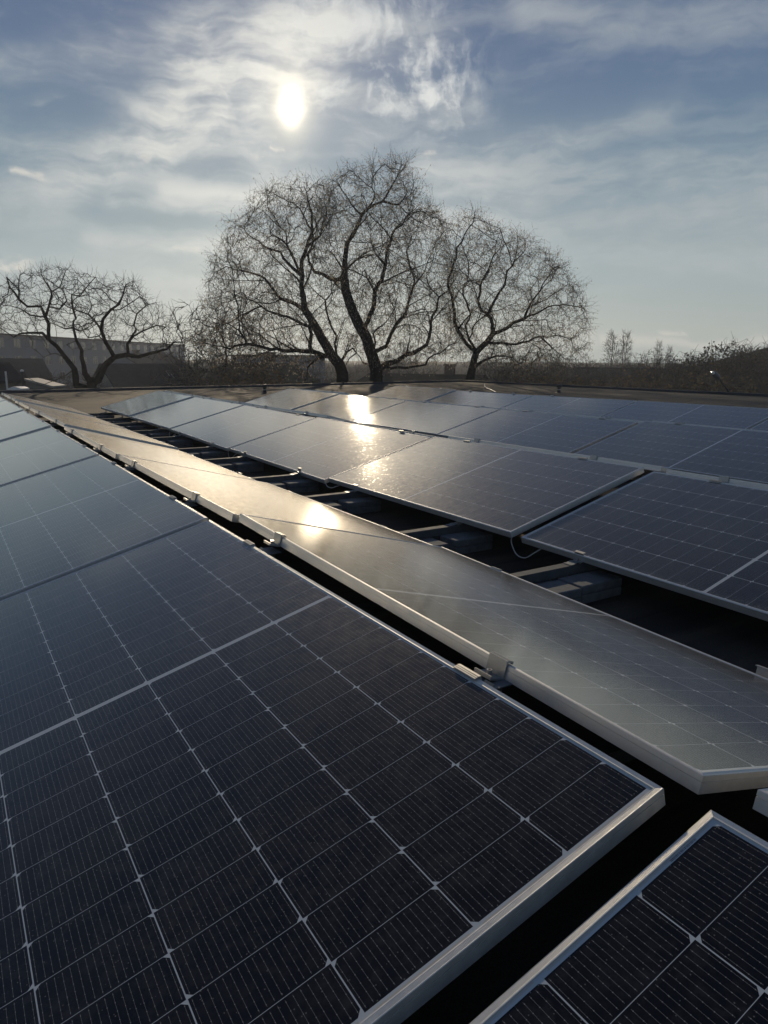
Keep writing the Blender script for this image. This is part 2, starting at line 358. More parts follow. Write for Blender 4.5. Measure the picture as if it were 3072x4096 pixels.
# ------------------------------------------------------------------ solar panels
PL, PW, PH = 2.278, 1.134, .035
def cell_material():
    m = bpy.data.materials.new('solar_cells_under_glass'); m.use_nodes = True; b = NB(m.node_tree); nt = m.node_tree
    p = b.n['Principled BSDF']; out = b.n['Material Output']
    co = b.new('ShaderNodeTexCoord').outputs['Object']; rnd = b.new('ShaderNodeObjectInfo').outputs['Random']
    x, y, z = b.sep(co)
    MU, MV, HC = .0195, .016, .008
    cu, cv = (PL / 2 - MU - HC) / 12, (PW - 2 * MV) / 6
    yy = b.sub(y, MV); js = b.m('FLOOR', b.div(yy, cv)); fy = b.sub(yy, b.mul(js, cv)); dy = b.mn(fy, b.sub(cv, fy))
    ax = b.absv(x); xa = b.sub(ax, HC); tx = b.m('FLOORED_MODULO', xa, cu); dx = b.mn(tx, b.sub(cu, tx))
    pos = b.gt(x, 0.0)
    eplus = b.add(b.mul(pos, b.sub(cu, tx)), b.mul(b.sub(1.0, pos), tx))
    par = b.m('FLOORED_MODULO', js, 2.0)
    ed = b.add(b.mul(par, b.sub(cu, eplus)), b.mul(b.sub(1.0, par), eplus))
    chamf = b.lt(b.add(ed, dy), .0098)
    gap = b.mx(b.mx(b.lt(dy, .0010), b.lt(dx, .00045)), chamf)
    edge = b.mx(b.mx(b.lt(xa, 0.0), b.gt(xa, 12 * cu)), b.mx(b.lt(yy, 0.0), b.gt(yy, 6 * cv)))
    gap = b.mx(gap, edge)
    fb = b.m('FRACT', b.div(fy, cv / 16)); db = b.mul(b.absv(b.sub(fb, .5)), cv / 16)
    bus = b.mul(b.lt(db, .00017), b.gt(dx, .0045))
    dots = b.mul(b.lt(db, .0006), b.lt(b.mul(b.absv(b.sub(b.m('FRACT', b.div(tx, cu / 6)), .5)), cu / 6), .0007))
    bus = b.mx(bus, dots)
    # cross-connect ribbons in the end margins and down the middle
    rib = b.mul(b.mul(b.gt(xa, 12 * cu + .0035), b.lt(xa, 12 * cu + .0085)), b.gt(dy, .012))
    rib2 = b.mul(b.lt(ax, .0018), b.gt(dy, .004))
    rib = b.mx(rib, rib2)
    # dust, dried drops and grime
    seed = b.vm('ADD', co, b.comb(b.mul(rnd, 91.0), b.mul(rnd, 53.0), b.mul(rnd, 17.0)))
    d1 = b.noise(seed, 1.7, 5, .62); d2 = b.noise(seed, 34, 5, .7); d3 = b.noise(b.comb(b.mul(x, 1.0), b.mul(y, 3.0), rnd), 150, 2, .6)
    vor = b.new('ShaderNodeTexVoronoi'); b.put(vor.inputs['Vector'], seed); vor.inputs['Scale'].default_value = 46; vor.feature = 'F1'
    vr = b.sep(vor.outputs['Color'])[0]
    drops = b.mul(b.gt(vr, .80), b.remap(vor.outputs['Distance'], .15, .5, 1, 0, True))
    vor2 = b.new('ShaderNodeTexVoronoi'); b.put(vor2.inputs['Vector'], seed); vor2.inputs['Scale'].default_value = 260
    specks = b.mul(b.gt(b.sep(vor2.outputs['Color'])[0], .965), b.lt(vor2.outputs['Distance'], .28))
    dust = b.add(b.mul(b.remap(d1, .35, .7, .25, 1, True), b.remap(d2, .42, .70, 0, .060, True)), b.mul(drops, .026))
    lowrim = b.mul(b.remap(y, PW - .07, PW - .012, 0, 1, True), b.remap(d2, .35, .65, .02, .16))
    dust = b.add(b.add(dust, .004), lowrim)
    cell = b.mix(b.remap(b.noise(b.comb(js, b.m('FLOOR', b.div(xa, cu)), b.add(pos, rnd)), 7.3, 1), .3, .7), (.0032, .0040, .0078), (.0050, .0058, .0098))
    col = b.mix(gap, cell, (.43, .47, .50))
    busm = b.mul(bus, b.sub(1.0, gap))
    col = b.mix(b.mul(busm, .68), col, (.36, .36, .36))
    col = b.mix(b.mul(rib, .8), col, (.42, .40, .37))
    col = b.mix(dust, col, (.26, .245, .22))
    col = b.mix(b.mul(specks, .28), col, (.4, .38, .34))
    b.put(p.inputs['Base Color'], col)
    p.inputs['Specular IOR Level'].default_value = 0.0; p.inputs['Roughness'].default_value = .9
    bn = b.new('ShaderNodeBump'); b.put(bn.inputs['Height'], d3); bn.inputs['Strength'].default_value = .07; bn.inputs['Distance'].default_value = .002
    # coated glass: almost no reflection when looked into, strong towards grazing; a dust film adds a wide lobe that also grows towards grazing
    lw = b.new('ShaderNodeLayerWeight'); lw.inputs['Blend'].default_value = .5; f = lw.outputs['Facing']
    g1 = b.new('ShaderNodeBsdfGlossy'); g1.inputs['Color'].default_value = (1, .985, .95, 1); nt.links.new(bn.outputs[0], g1.inputs['Normal'])
    b.put(g1.inputs['Roughness'], b.add(b.remap(d1, .3, .7, .044, .060), b.mul(b.add(drops, specks), .05)))
    m1 = b.new('ShaderNodeMixShader'); b.put(m1.inputs[0], b.mn(b.add(.018, b.mul(b.m('POWER', f, 3.7), 1.05)), 1.0)); nt.links.new(p.outputs[0], m1.inputs[1]); nt.links.new(g1.outputs[0], m1.inputs[2])
    g2 = b.new('ShaderNodeBsdfGlossy'); g2.inputs['Color'].default_value = (1, .97, .92, 1); g2.inputs['Roughness'].default_value = .50; nt.links.new(bn.outputs[0], g2.inputs['Normal'])
    m2 = b.new('ShaderNodeMixShader'); b.put(m2.inputs[0], b.mul(b.remap(d2, .35, .7, .6, 1.4), b.add(.0022, b.mul(b.m('POWER', f, 4.0), .10)))); nt.links.new(m1.outputs[0], m2.inputs[1]); nt.links.new(g2.outputs[0], m2.inputs[2])
    nt.links.new(m2.outputs[0], out.inputs[0])
    return m
M['cells'] = cell_material()

def frame_mesh():
    lip = [(.0000, -.0012), (.0012, 0)]
    for i in range(5): lip += [(.0022 + i * .0016, -.0005), (.0030 + i * .0016, 0)]
    prof = [(.0, -PH), (.0, -.0132), (.0016, -.0130), (.0016, -.0114), (.0, -.0112)] + lip + [(.0112, 0), (.0118, -.0008), (.0118, -.0034), (.0118, -PH + .002), (.030, -PH + .0018), (.030, -PH)]
    mb = MB(); n = len(prof)
    rings = []
    for cx_, cy_, sx, sy in ((-PL / 2, 0, 1, 1), (PL / 2, 0, -1, 1), (PL / 2, PW, -1, -1), (-PL / 2, PW, 1, -1)):
        rings.append([(cx_ + sx * d, cy_ + sy * d, zz) for d, zz in prof])
    vs = [v for r in rings for v in r]; fs = []
    for i in range(4):
        j = (i + 1) % 4
        for k in range(n):
            k2 = (k + 1) % n; fs.append((i * n + k, j * n + k, j * n + k2, i * n + k2))
    mb.add(vs, fs); return mb
gm = MB(); gi = .0112
gm.box(-PL / 2 + gi, PL / 2 - gi, gi, PW - gi, -.0068, -.0022)

proto = empty('solar_panel')
fo = frame_mesh().build('frame', M['alu'], proto, fix=True)
go = gm.build('cell_sheet', M['cells'], proto)
ROWS = {
'A':[(1.12018,0.02933,0.4375,0.47885,-0.06333,-0.1148,0.86805),(-0.14399,2.00472,0.44524,0.48278,-0.06454,-0.11517,0.86573),(-1.36384,3.95875,0.45315,0.47928,-0.06162,-0.11574,0.86781),(-2.59262,5.90687,0.46108,0.47979,-0.06295,-0.11501,0.86753),(-3.81407,7.85757,0.47332,0.47885,-0.06333,-0.1148,0.86805),(-5.03723,9.80706,0.48119,0.47885,-0.06333,-0.1148,0.86805),(-6.26562,11.7551,0.48119,0.47885,-0.06333,-0.1148,0.86805)],
'B':[(1.23446,0.10663,0.42296,0.86805,-0.1148,0.06333,-0.47885),(-0.03876,2.08073,0.43879,0.86435,-0.11122,0.07021,-0.48538),(-1.26232,4.03269,0.44888,0.86652,-0.11349,0.06275,-0.48201),(-2.49925,5.98686,0.45532,0.86713,-0.11594,0.06689,-0.47975),(-3.72124,7.93976,0.47827,0.86813,-0.1161,0.06412,-0.47828),(-4.94348,9.88956,0.4704,0.86847,-0.11284,0.0623,-0.47869),(-6.17229,11.8374,0.48659,0.86813,-0.11425,0.06302,-0.47888)],
'C':[(3.53117,1.56383,0.4348,0.48333,-0.06275,-0.11377,0.86574),(2.30277,3.51187,0.4348,0.48333,-0.06275,-0.11377,0.86574),(1.0573,5.48486,0.44618,0.48454,-0.06698,-0.11166,0.86503),(-0.17786,7.4581,0.43655,0.4808,-0.06579,-0.11285,0.86705),(-1.40704,9.40849,0.44739,0.48265,-0.06035,-0.11815,0.86571),(-2.62989,11.3631,0.46234,0.47926,-0.0624,-0.1149,0.86788),(-3.86784,13.3096,0.47248,0.48129,-0.0635,-0.11314,0.86691)],
'X':[(3.66015,1.64126,0.43677,0.86894,-0.11035,0.06139,-0.47854),(2.42431,3.59702,0.44047,0.86784,-0.11519,0.06237,-0.47926),(1.18843,5.55277,0.44527,0.8671,-0.11718,0.06172,-0.4802),(-0.04409,7.51065,0.42198,0.86834,-0.1106,0.06607,-0.47895),(-1.28012,9.46625,0.46203,0.86731,-0.11459,0.06244,-0.48036),(-2.51175,11.4246,0.46625,0.86777,-0.11563,0.06372,-0.47911),(-3.74499,13.382,0.4706,0.86825,-0.11341,0.06375,-0.47876)],
'D':[(4.72188,4.99282,0.47195,0.47994,-0.06403,-0.1149,0.86738),(3.47908,6.96369,0.47195,0.47994,-0.06403,-0.1149,0.86738),(2.21088,8.94256,0.45433,0.48229,-0.06354,-0.11468,0.86614),(0.98855,10.9083,0.45334,0.47582,-0.06416,-0.11466,0.86967),(-0.24214,12.8624,0.4542,0.47477,-0.06321,-0.11614,0.87012),(-1.48505,14.8047,0.46686,0.48031,-0.06204,-0.11551,0.86724)],
'Y':[(4.83046,5.05697,0.46554,0.8679,-0.11313,0.06523,-0.47926),(3.59258,7.03568,0.46654,0.86936,-0.11561,0.06357,-0.47625),(2.33642,9.02176,0.45222,0.86875,-0.11507,0.06264,-0.47761),(1.10127,10.9797,0.45009,0.86856,-0.11583,0.06216,-0.47783),(-0.13094,12.9324,0.44916,0.86862,-0.11417,0.06375,-0.4779),(-1.36564,14.8801,0.47332,0.86677,-0.11912,0.06279,-0.48018)],
'F':[(5.80752,8.38204,0.50984,0.47845,-0.0642,-0.11432,0.86827),(4.57539,10.336,0.50984,0.47845,-0.0642,-0.11432,0.86827),(3.34296,12.2896,0.49679,0.47778,-0.06647,-0.11307,0.86863),(2.11583,14.2333,0.4828,0.47921,-0.0639,-0.11449,0.86785),(0.88599,16.1809,0.49796,0.47999,-0.06226,-0.11539,0.86742)],
}
ORD = ['nearest', 'second', 'third', 'fourth', 'fifth', 'sixth', 'farthest']
ROWTXT = {
 'A': ('%s panel of the leftmost row, counted from the camera', 'solar panels of the leftmost row'),
 'B': ('%s panel of the row sloping into the dark trough, from the camera', 'solar panels sloping into the dark trough'),
 'C': ('%s panel of the first row right of the dark trough', 'solar panels of the first row right of the trough'),
 'X': ('%s of the panels showing only their frame behind the first ridge', 'solar panels hidden behind the first ridge'),
 'D': ('%s panel of the second row right of the dark trough', 'solar panels of the second row right of the trough'),
 'Y': ('%s of the panels showing only their frame behind the second ridge', 'solar panels hidden behind the second ridge'),
 'F': ('%s panel of the last row, by the far roof', 'solar panels of the last row'),
}
SKIP = {'C': 1, 'X': 1, 'D': 0, 'Y': 0, 'F': 0}
PANELS = {}
first = True
for rk, lst in ROWS.items():
    lst = lst[SKIP.get(rk, 0):]
    for i, t in enumerate(lst):
        o = proto if first else copy_tree(proto); first = False
        o.location = t[:3]; o.rotation_mode = 'QUATERNION'; o.rotation_quaternion = (Quaternion((1, 0, 0), radians(1.0)) @ Quaternion(t[3:])) if (rk, i) == ('C', 2) else t[3:]
        w = ORD[i] if i < len(lst) - 1 else 'farthest'
        tag(o, ROWTXT[rk][0] % w, 'solar panel', ROWTXT[rk][1])
        PANELS[rk, i] = o
# serial number strip beside the cells of the near corner panel, maker's sticker on the side of one frame
def print_strip(parent):
    mb = MB(); rnd = random.Random(8); y = 0
    x0 = PL / 2 - .0185
    yy = .062
    for i in range(26):
        wd = rnd.choice((.0008, .0014, .0022)); mb.add([(x0, yy, -.00212), (x0 + .0038, yy, -.00212), (x0 + .0038, yy + wd, -.00212), (x0, yy + wd, -.00212)], [(0, 1, 2, 3)]); yy += wd + rnd.choice((.0007, .0012))
    return mb.build('serial_strip', M['print'], parent)
print_strip(PANELS['A', 0])
sb = MB(); sb.box(.60, .645, -.0006, .0002, -.030, -.017); sb.build('sticker', M['sticker'], PANELS['B', 2])

# ------------------------------------------------------------------ mounting hardware
def hexbolt(mb, c, r=.0065, h=.012, axis=Vector((0, 0, 1))):
    a = axis.orthogonal().normalized(); d = axis.cross(a)
    ring = [c + a * (cos(i * pi / 6) * r) + d * (sin(i * pi / 6) * r) for i in range(12)]
    rin = [c + axis * h + (p - c) * .55 for p in ring]
    top = [p + axis * h for p in ring]; bot = [p - axis * h * .35 for p in rin]
    mb.add(ring + top + rin + bot, [(i, (i + 1) % 12, 12 + (i + 1) % 12, 12 + i) for i in range(12)] +
           [(12 + i, 12 + (i + 1) % 12, 24 + (i + 1) % 12, 24 + i) for i in range(12)] +
           [(24 + i, 24 + (i + 1) % 12, 36 + (i + 1) % 12, 36 + i) for i in range(12)] + [tuple(36 + i for i in range(12))])
T15 = radians(15.07)
def make_bracket():
    """stands in the gap of a ridge: local x along the row, y across to the right, z up; origin at frame-top height, gap centre"""
    r = empty('ridge_bracket')
    g = .0675
    post = MB(); post.sheet([(-.025, -.05), (-.020, -.345), (.020, -.345), (.025, -.05)], .003, -.055, .015); post.build('post', M['galv'], r, fix=True)
    hat = MB(); hat.sheet([(-.066, -.066), (-.048, -.026), (-.036, -.030), (-.012, -.046), (.0, -.048), (.052, -.048)], .003, -.075, .022)
    hat.sheet([(-.066, -.045), (-.036, -.012)], .002, .030, .060)
    hat.build('bent_plate', M['galv'], r, fix=True)
    cap = MB(); R = Matrix.Translation((0, -g, 0)) @ Matrix.Rotation(T15, 4, 'X')
    cap.box(-.034, .040, -.0135, .006, .0008, .0042, R)
    for k in range(3): cap.box(-.034, .040, -.011 + k * .0052, -.0083 + k * .0052, .0042, .0056, R)
    cap.box(-.034, .040, .0012, .006, -.03, .0008, R)
    cap.build('mid_clamp', M['clampalu'], r)
    ec = MB(); R2 = Matrix.Translation((0, g, 0)) @ Matrix.Rotation(-T15, 4, 'X')
    ec.box(-.068, -.006, -.0056, -.0008, -.0395, .0086, R2)
    ec.box(-.068, -.006, -.0008, .0150, .0046, .0086, R2); ec.box(-.068, -.006, .0118, .0150, .0010, .0044, R2)
    for k in range(2): ec.box(-.068, -.006, .001 + k * .006, .004 + k * .006, .0086, .0096, R2)
    ec.box(-.066, -.008, -.044, -.0052, -.0395, -.0345, R2)
    ec.box(-.066, -.008, -.044, -.039, -.0345, -.0300, R2)
    e = ec.build('end_clamp', M['clampalu'], r)
    bo = MB(); hexbolt(bo, R2 @ Vector((-.036, -.022, -.0345))); bo.build('bolt', M['steel'], e)
    return r
def make_rail():
    """origin on the roof at the row's ridge line; local x along the row, y across the rows, z up"""
    r = empty('mounting_rail')
    ch = MB(); ch.sheet([(-.030, .092), (-.030, .103), (.026, .103), (.026, .055), (-.030, .055), (-.030, .066)], .003, -.35, 9.6)
    # the sheet above runs along local x; turn it so that it runs across the rows
    ch.v = [(v[1], v[0], v[2]) for v in ch.v]; ch.f = [f[::-1] for f in ch.f]
    c = ch.build('channel', M['rail'], r, fix=True)
    for k in range(8):
        pads = MB(); pads.box(-.06, .06, .1 + k * 1.2, .35 + k * 1.2, ROOFZ + .0005, .0548); pads.build('rubber_pad', M['black'], r)
    return r
def low_clamp(r, y, side):
    """clamp holding a low frame edge; side = +1: the panel lies to the right of y"""
    mb = MB(); R = Matrix.Translation((0, y, .152)) @ Matrix.Rotation(side * T15, 4, 'X')
    mb.box(-.03, .03, min(0, side * .013), max(0, side * .013), .0012, .0046, R)
    a, b_ = sorted((-side * .0012, -side * .0050)); mb.box(-.03, .03, a, b_, -.040, .0046, R)
    a, b_ = sorted((-side * .0050, -side * .034)); mb.box(-.028, .028, a, b_, -.040, -.0355, R)
    c = mb.build('low_clamp', M['clampalu'], r)
    bo = MB(); hexbolt(bo, R @ Vector((0, -side * .02, -.0355))); bo.build('bolt', M['steel'], c)
    ft = MB(); s_ = side
    ft.sheet([(y - s_ * .085, .1065), (y - s_ * .062, .107), (y - s_ * .038, .1135), (y + s_ * .004, .109)], .003, -.026, .026)
    ft.build('foot', M['galv'], c, fix=True)
br0 = make_bracket(); rl0 = make_rail()
RA, RCR, RD, RF = .96, 3.835, 6.648, 9.382
low_clamp(rl0, 2.185 - RA, -1); low_clamp(rl0, RCR - 1.095 - RA, 1); low_clamp(rl0, 5.065 - RA, -1); low_clamp(rl0, RD - 1.095 - RA, 1); low_clamp(rl0, 7.88 - RA, -1); low_clamp(rl0, RF - 1.095 - RA, 1)
SR = [-1.155, -2.462] + [-1.155 - 2.308 * k for k in range(1, 6)] + [-2.462 - 2.308 * k for k in range(1, 6)]
SR.sort(reverse=True)
ORD12 = ['nearest', 'second', 'third', 'fourth', 'fifth', 'sixth', 'seventh', 'eighth', 'ninth', 'tenth', 'eleventh', 'farthest']
def ridge_at(rk, s):
    best = None
    for t in ROWS[rk]:
        q = Quaternion(t[3:]); X = q @ Vector((1, 0, 0)); o = Vector(t[:3]); k = (s - o.dot(U)) / X.dot(U); p = o + X * k
        if best is None or abs(k) < best[0]: best = (abs(k), p.z, p.dot(PERP))
    return best[1], best[2]
RZ = {'A': [.443, .449, .456, .463, .472, .478], 'C': [.439, .444, .437, .447, .461, .471], 'D': [.471, .470, .455, .452, .454, .467]}
cblock = MB(); cblock.box(-.080, .080, -.145, .145, .0, .046); cblock.box(-.083, .079, -.143, .147, .0475, .092)
blk0 = None
first_b = first_r = True
for i, s in enumerate(SR):
    r = rl0 if first_r else copy_tree(rl0); first_r = False
    r.location = rs(s, RA); r.rotation_euler = (0, 0, ROWROT)
    tag(r, 'grey metal mounting rail crossing the dark trough, %s from the camera' % ORD12[i], 'mounting rail', 'mounting rails crossing the trough')
    for rk, rr, txt in (('A', RA, 'between the two left rows'), ('C', RCR, 'on the first ridge beyond the trough'), ('D', RD, 'on the second ridge beyond the trough')):
        o = br0 if first_b else copy_tree(br0); first_b = False
        za, ra = ridge_at(rk, s); zb, rb_ = ridge_at({'A': 'B', 'C': 'X', 'D': 'Y'}[rk], s - .03)
        o.location = rs(s + .012, (ra + rb_) / 2, za); o.rotation_euler = (0, 0, ROWROT); hg = (rb_ - ra) / 2 - .0675
        for chd in o.children:
            if chd.name.startswith('mid'): chd.location = (0, -hg, 0)
            elif chd.name.startswith('end'): chd.location = (0, hg, zb - za)
        tag(o, 'bolted ridge bracket %s, %s from the camera' % (txt, ORD12[i]), 'bracket', 'ridge brackets ' + txt)
    for k, (rr, ds, txt) in enumerate(((2.70, .125, 'right'), (2.36, .140, 'left'))):
        if blk0 is None: blk0 = cblock.build('ballast_block', M['conc'], bevel=.006); o = blk0
        else: o = blk0.copy(); C.objects.link(o)
        j = random.Random(i * 7 + k)
        o.location = rs(s + ds + j.uniform(-.004, .02), rr + j.uniform(-.02, .02), ROOFZ + .001); o.rotation_euler = (0, 0, ROWROT + j.uniform(-.05, .05))
        tag(o, 'grey concrete ballast block, %s of its pair, beside the %s rail in the trough' % (txt, ORD12[i]), 'concrete block', 'ballast blocks in the dark trough')

# clamps on the top edge of the farthest row
fc = MB(); R = Matrix.Rotation(T15, 4, 'X'); fc.box(-.034, .034, -.0135, .006, .0008, .0042, R); fc.box(-.034, .034, .0012, .006, -.05, .0008, R); fc.box(-.03, .03, .006, .03, -.05, -.045, R)
f0 = None
for i, s in enumerate(SR[3:]):
    o = fc.build('top_clamp', M['alu']) if f0 is None else f0.copy()
    if f0 is None: f0 = o
    else: C.objects.link(o)
    o.location = rs(s + .08, RF, .500 if i > 3 else .497); o.rotation_euler = (0, 0, ROWROT)
    tag(o, 'small metal clamp on the top edge of the farthest panel row, %s from the right' % ORD12[i], 'clamp', 'clamps on the top edge of the farthest row')

# loops of cable hanging below the panel joints of the first row beyond the trough
def cable(name, pts, rad, m, label, group=None):
    cu = []
    for i in range(len(pts) - 1):
        p0, p1, p2, p3 = pts[max(i - 1, 0)], pts[i], pts[i + 1], pts[min(i + 2, len(pts) - 1)]
        for k in range(6):
            t = k / 6; cu.append(.5 * ((2 * p1) + (p2 - p0) * t + (2 * p0 - 5 * p1 + 4 * p2 - p3) * t * t + (3 * p1 - p0 - 3 * p2 + p3) * t ** 3))
    cu.append(pts[-1]); mb = MB(); mb.tube(cu, [rad] * len(cu), 8)
    return tag(mb.build(name, m, smooth=True), label, 'cable', group)
for i, (s0, dp) in enumerate(((-2.90, .075), (-5.205, .035), (-7.53, .07), (-9.83, .06))):
    cable('cable_loop', [rs(s0 - .10, 2.765, .115), rs(s0 - .075, 2.745, .108 - dp * .3), rs(s0 - .02, 2.735, .108 - dp * .95), rs(s0 + .05, 2.735, .108 - dp), rs(s0 + .11, 2.745, .108 - dp * .45), rs(s0 + .15, 2.775, .112)],
          .0032, M['cable'], 'pale cable loop hanging below the %s panel joint along the dark trough' % ORD12[i], 'cable loops along the trough')
a = onroof(1938, 1537, .10); bpt = onroof(1985, 1570)
cable('loose_cable', [a, onroof(1940, 1546, .03), onroof(1950, 1554, .02), onroof(1966, 1560, .012), bpt], .018, M['cable'], 'pale loose cable lying at the far corner of the roof')

# roof vents
def vent(px, py, label):
    r = empty('roof_vent', onroof(px, py)); mb = MB()
    n = 16
    def lathe(prof, name, m):
        mb = MB(); vs = [(cos(2 * pi * k / n) * R_, sin(2 * pi * k / n) * R_, z) for R_, z in prof for k in range(n)]
        mb.add(vs, [(i * n + k, i * n + (k + 1) % n, (i + 1) * n + (k + 1) % n, (i + 1) * n + k) for i in range(len(prof) - 1) for k in range(n)] + [tuple(range((len(prof) - 1) * n, len(prof) * n))])
        return mb.build(name, m, r, smooth=False)
    lathe([(.12, 0), (.085, .02), (.055, .03), (.055, .21)], 'pipe', M['black'])
    lathe([(.056, .10), (.060, .10), (.060, .115), (.056, .115)], 'collar', M['alu'])
    lathe([(.055, .195), (.095, .20), (.098, .25), (.085, .275), (.03, .29), (.0, .29)], 'cap', M['black'])
    return tag(r, label, 'roof vent', 'roof vents')
vent(1059, 1572, 'black capped vent pipe left of the two, behind the glaring panels')
vent(2235, 1571, 'black capped vent pipe right of the two, behind the farthest row')

# ------------------------------------------------------------------ trees
def grow(nodes, par, attr, step, infl, kill, iters, rnd, wig=.35, droop=0.0):
    """space colonisation: shoots grow towards free points of the crown"""
    attr = list(attr)
    for it in range(iters):
        if not attr: break
        kd = KDTree(len(nodes))
        for i, p in enumerate(nodes): kd.insert(p, i)
        kd.balance(); pull = {}; keep = []
        for a in attr:
            co, i, d = kd.find(a)
            if d < kill: continue
            keep.append(a)
            if d < infl: pull[i] = pull.get(i, Vector((0, 0, 0))) + (a - co).normalized()
        attr = keep
        if not pull: break
        for i, v in pull.items():
            if v.length < 1e-4: continue
            d = v.normalized() + Vector((rnd.gauss(0, wig), rnd.gauss(0, wig), rnd.gauss(0, wig) - droop))
            nodes.append(nodes[i] + d.normalized() * step * rnd.uniform(.75, 1.2)); par.append(i)
    return nodes, par

def skeleton_mesh(nodes, par, rmin, base_r, power, tip, thr):
    """radii by the pipe model; returns (limb MB, twig MB, radii)"""
    n = len(nodes); ch = [[] for _ in range(n)]
    for i, p in enumerate(par):
        if p >= 0: ch[p].append(i)
    tips = [0.0] * n
    order = sorted(range(n), key=lambda i: -depth_of(i, par))
    for i in order: tips[i] = sum(tips[c] for c in ch[i]) if ch[i] else 1.0
    rad = [max(rmin[i], tip * tips[i] ** power) if base_r is None else min(max(rmin[i], tip * tips[i] ** power), base_r) for i in range(n)]
    limb, twig = MB(), MB()
    for i in range(n):
        starts = [i] if par[i] < 0 else []
        if par[i] >= 0 and ch[par[i]] and i != max(ch[par[i]], key=lambda c: rad[c]): starts = [i]
        for s in starts:
            chain = ([par[s]] if par[s] >= 0 else []) + [s]
            while ch[chain[-1]]: chain.append(max(ch[chain[-1]], key=lambda c: rad[c]))
            if len(chain) < 2: continue
            rr = [rad[k] for k in chain]
            if par[s] >= 0: rr[0] = min(rr[0], rr[1] * 1.25)
            # thick part to the limbs, thin part to the twigs
            cut = next((k for k, r in enumerate(rr) if r < thr), len(rr))
            if cut >= 2: limb.tube([nodes[k] for k in chain[:cut + 1]], rr[:cut + 1], 8 if rr[0] > .08 else 6)
            if cut < len(rr): twig.tube([nodes[k] for k in chain[max(cut - 1, 0):]], rr[max(cut - 1, 0):], 4, False)
    return limb, twig, rad, ch
_dc = {}
def depth_of(i, par):
    if len(_dc) != len(par): 
        _dc.clear()
        for k, p in enumerate(par): _dc[k] = 0 if p < 0 else _dc[p] + 1
    return _dc[i]

def add_twigs(twig, nodes, rad, ch, par, rnd, per, length, r0, curl, droop, rmax, segs=5, leaf=None, leafp=.5, leafsz=(.02, .09), upw=0.0):
    for i, p in enumerate(nodes):
        if rad[i] > rmax: continue
        k = per * (1.6 if not ch[i] else .8)
        k = int(k) + (1 if rnd.random() < k - int(k) else 0)
        for _ in range(k):
            d = (p - nodes[par[i]]).normalized() if par[i] >= 0 else Vector((0, 0, 1))
            d = (d + Vector((rnd.gauss(0, .7), rnd.gauss(0, .7), rnd.gauss(0, .7) + upw))).normalized()
            q = p.copy(); pts = [q.copy()]; L = length * rnd.uniform(.5, 1.4)
            for s in range(segs):
                d = (d + Vector((rnd.gauss(0, curl), rnd.gauss(0, curl), rnd.gauss(0, curl) - droop * (s + 1) / segs))).normalized()
                q = q + d * (L / segs); pts.append(q.copy())
            twig.tube(pts, [r0 * (1 - .55 * s / segs) for s in range(segs + 1)], 3, False)
            if leaf is not None and rnd.random() < leafp:
                for pt in rnd.sample(pts[1:], rnd.randint(1, 3)):
                    a = rnd.uniform(0, pi); w = Vector((cos(a), sin(a), 0)) * leafsz[0] * rnd.uniform(.6, 1.3)
                    e = Vector((rnd.gauss(0, .25), rnd.gauss(0, .25), -1)).normalized() * leafsz[1] * rnd.uniform(.6, 1.3)
                    leaf.add([pt, pt + e * .5 + w, pt + e, pt + e * .5 - w], [(0, 1, 2, 3)])

def inside(poly, x, y):
    c = False; n = len(poly); j = n - 1
    for i in range(n):
        if (poly[i][1] > y) != (poly[j][1] > y) and x < (poly[j][0] - poly[i][0]) * (y - poly[i][1]) / (poly[j][1] - poly[i][1]) + poly[i][0]: c = not c
        j = i
    return c

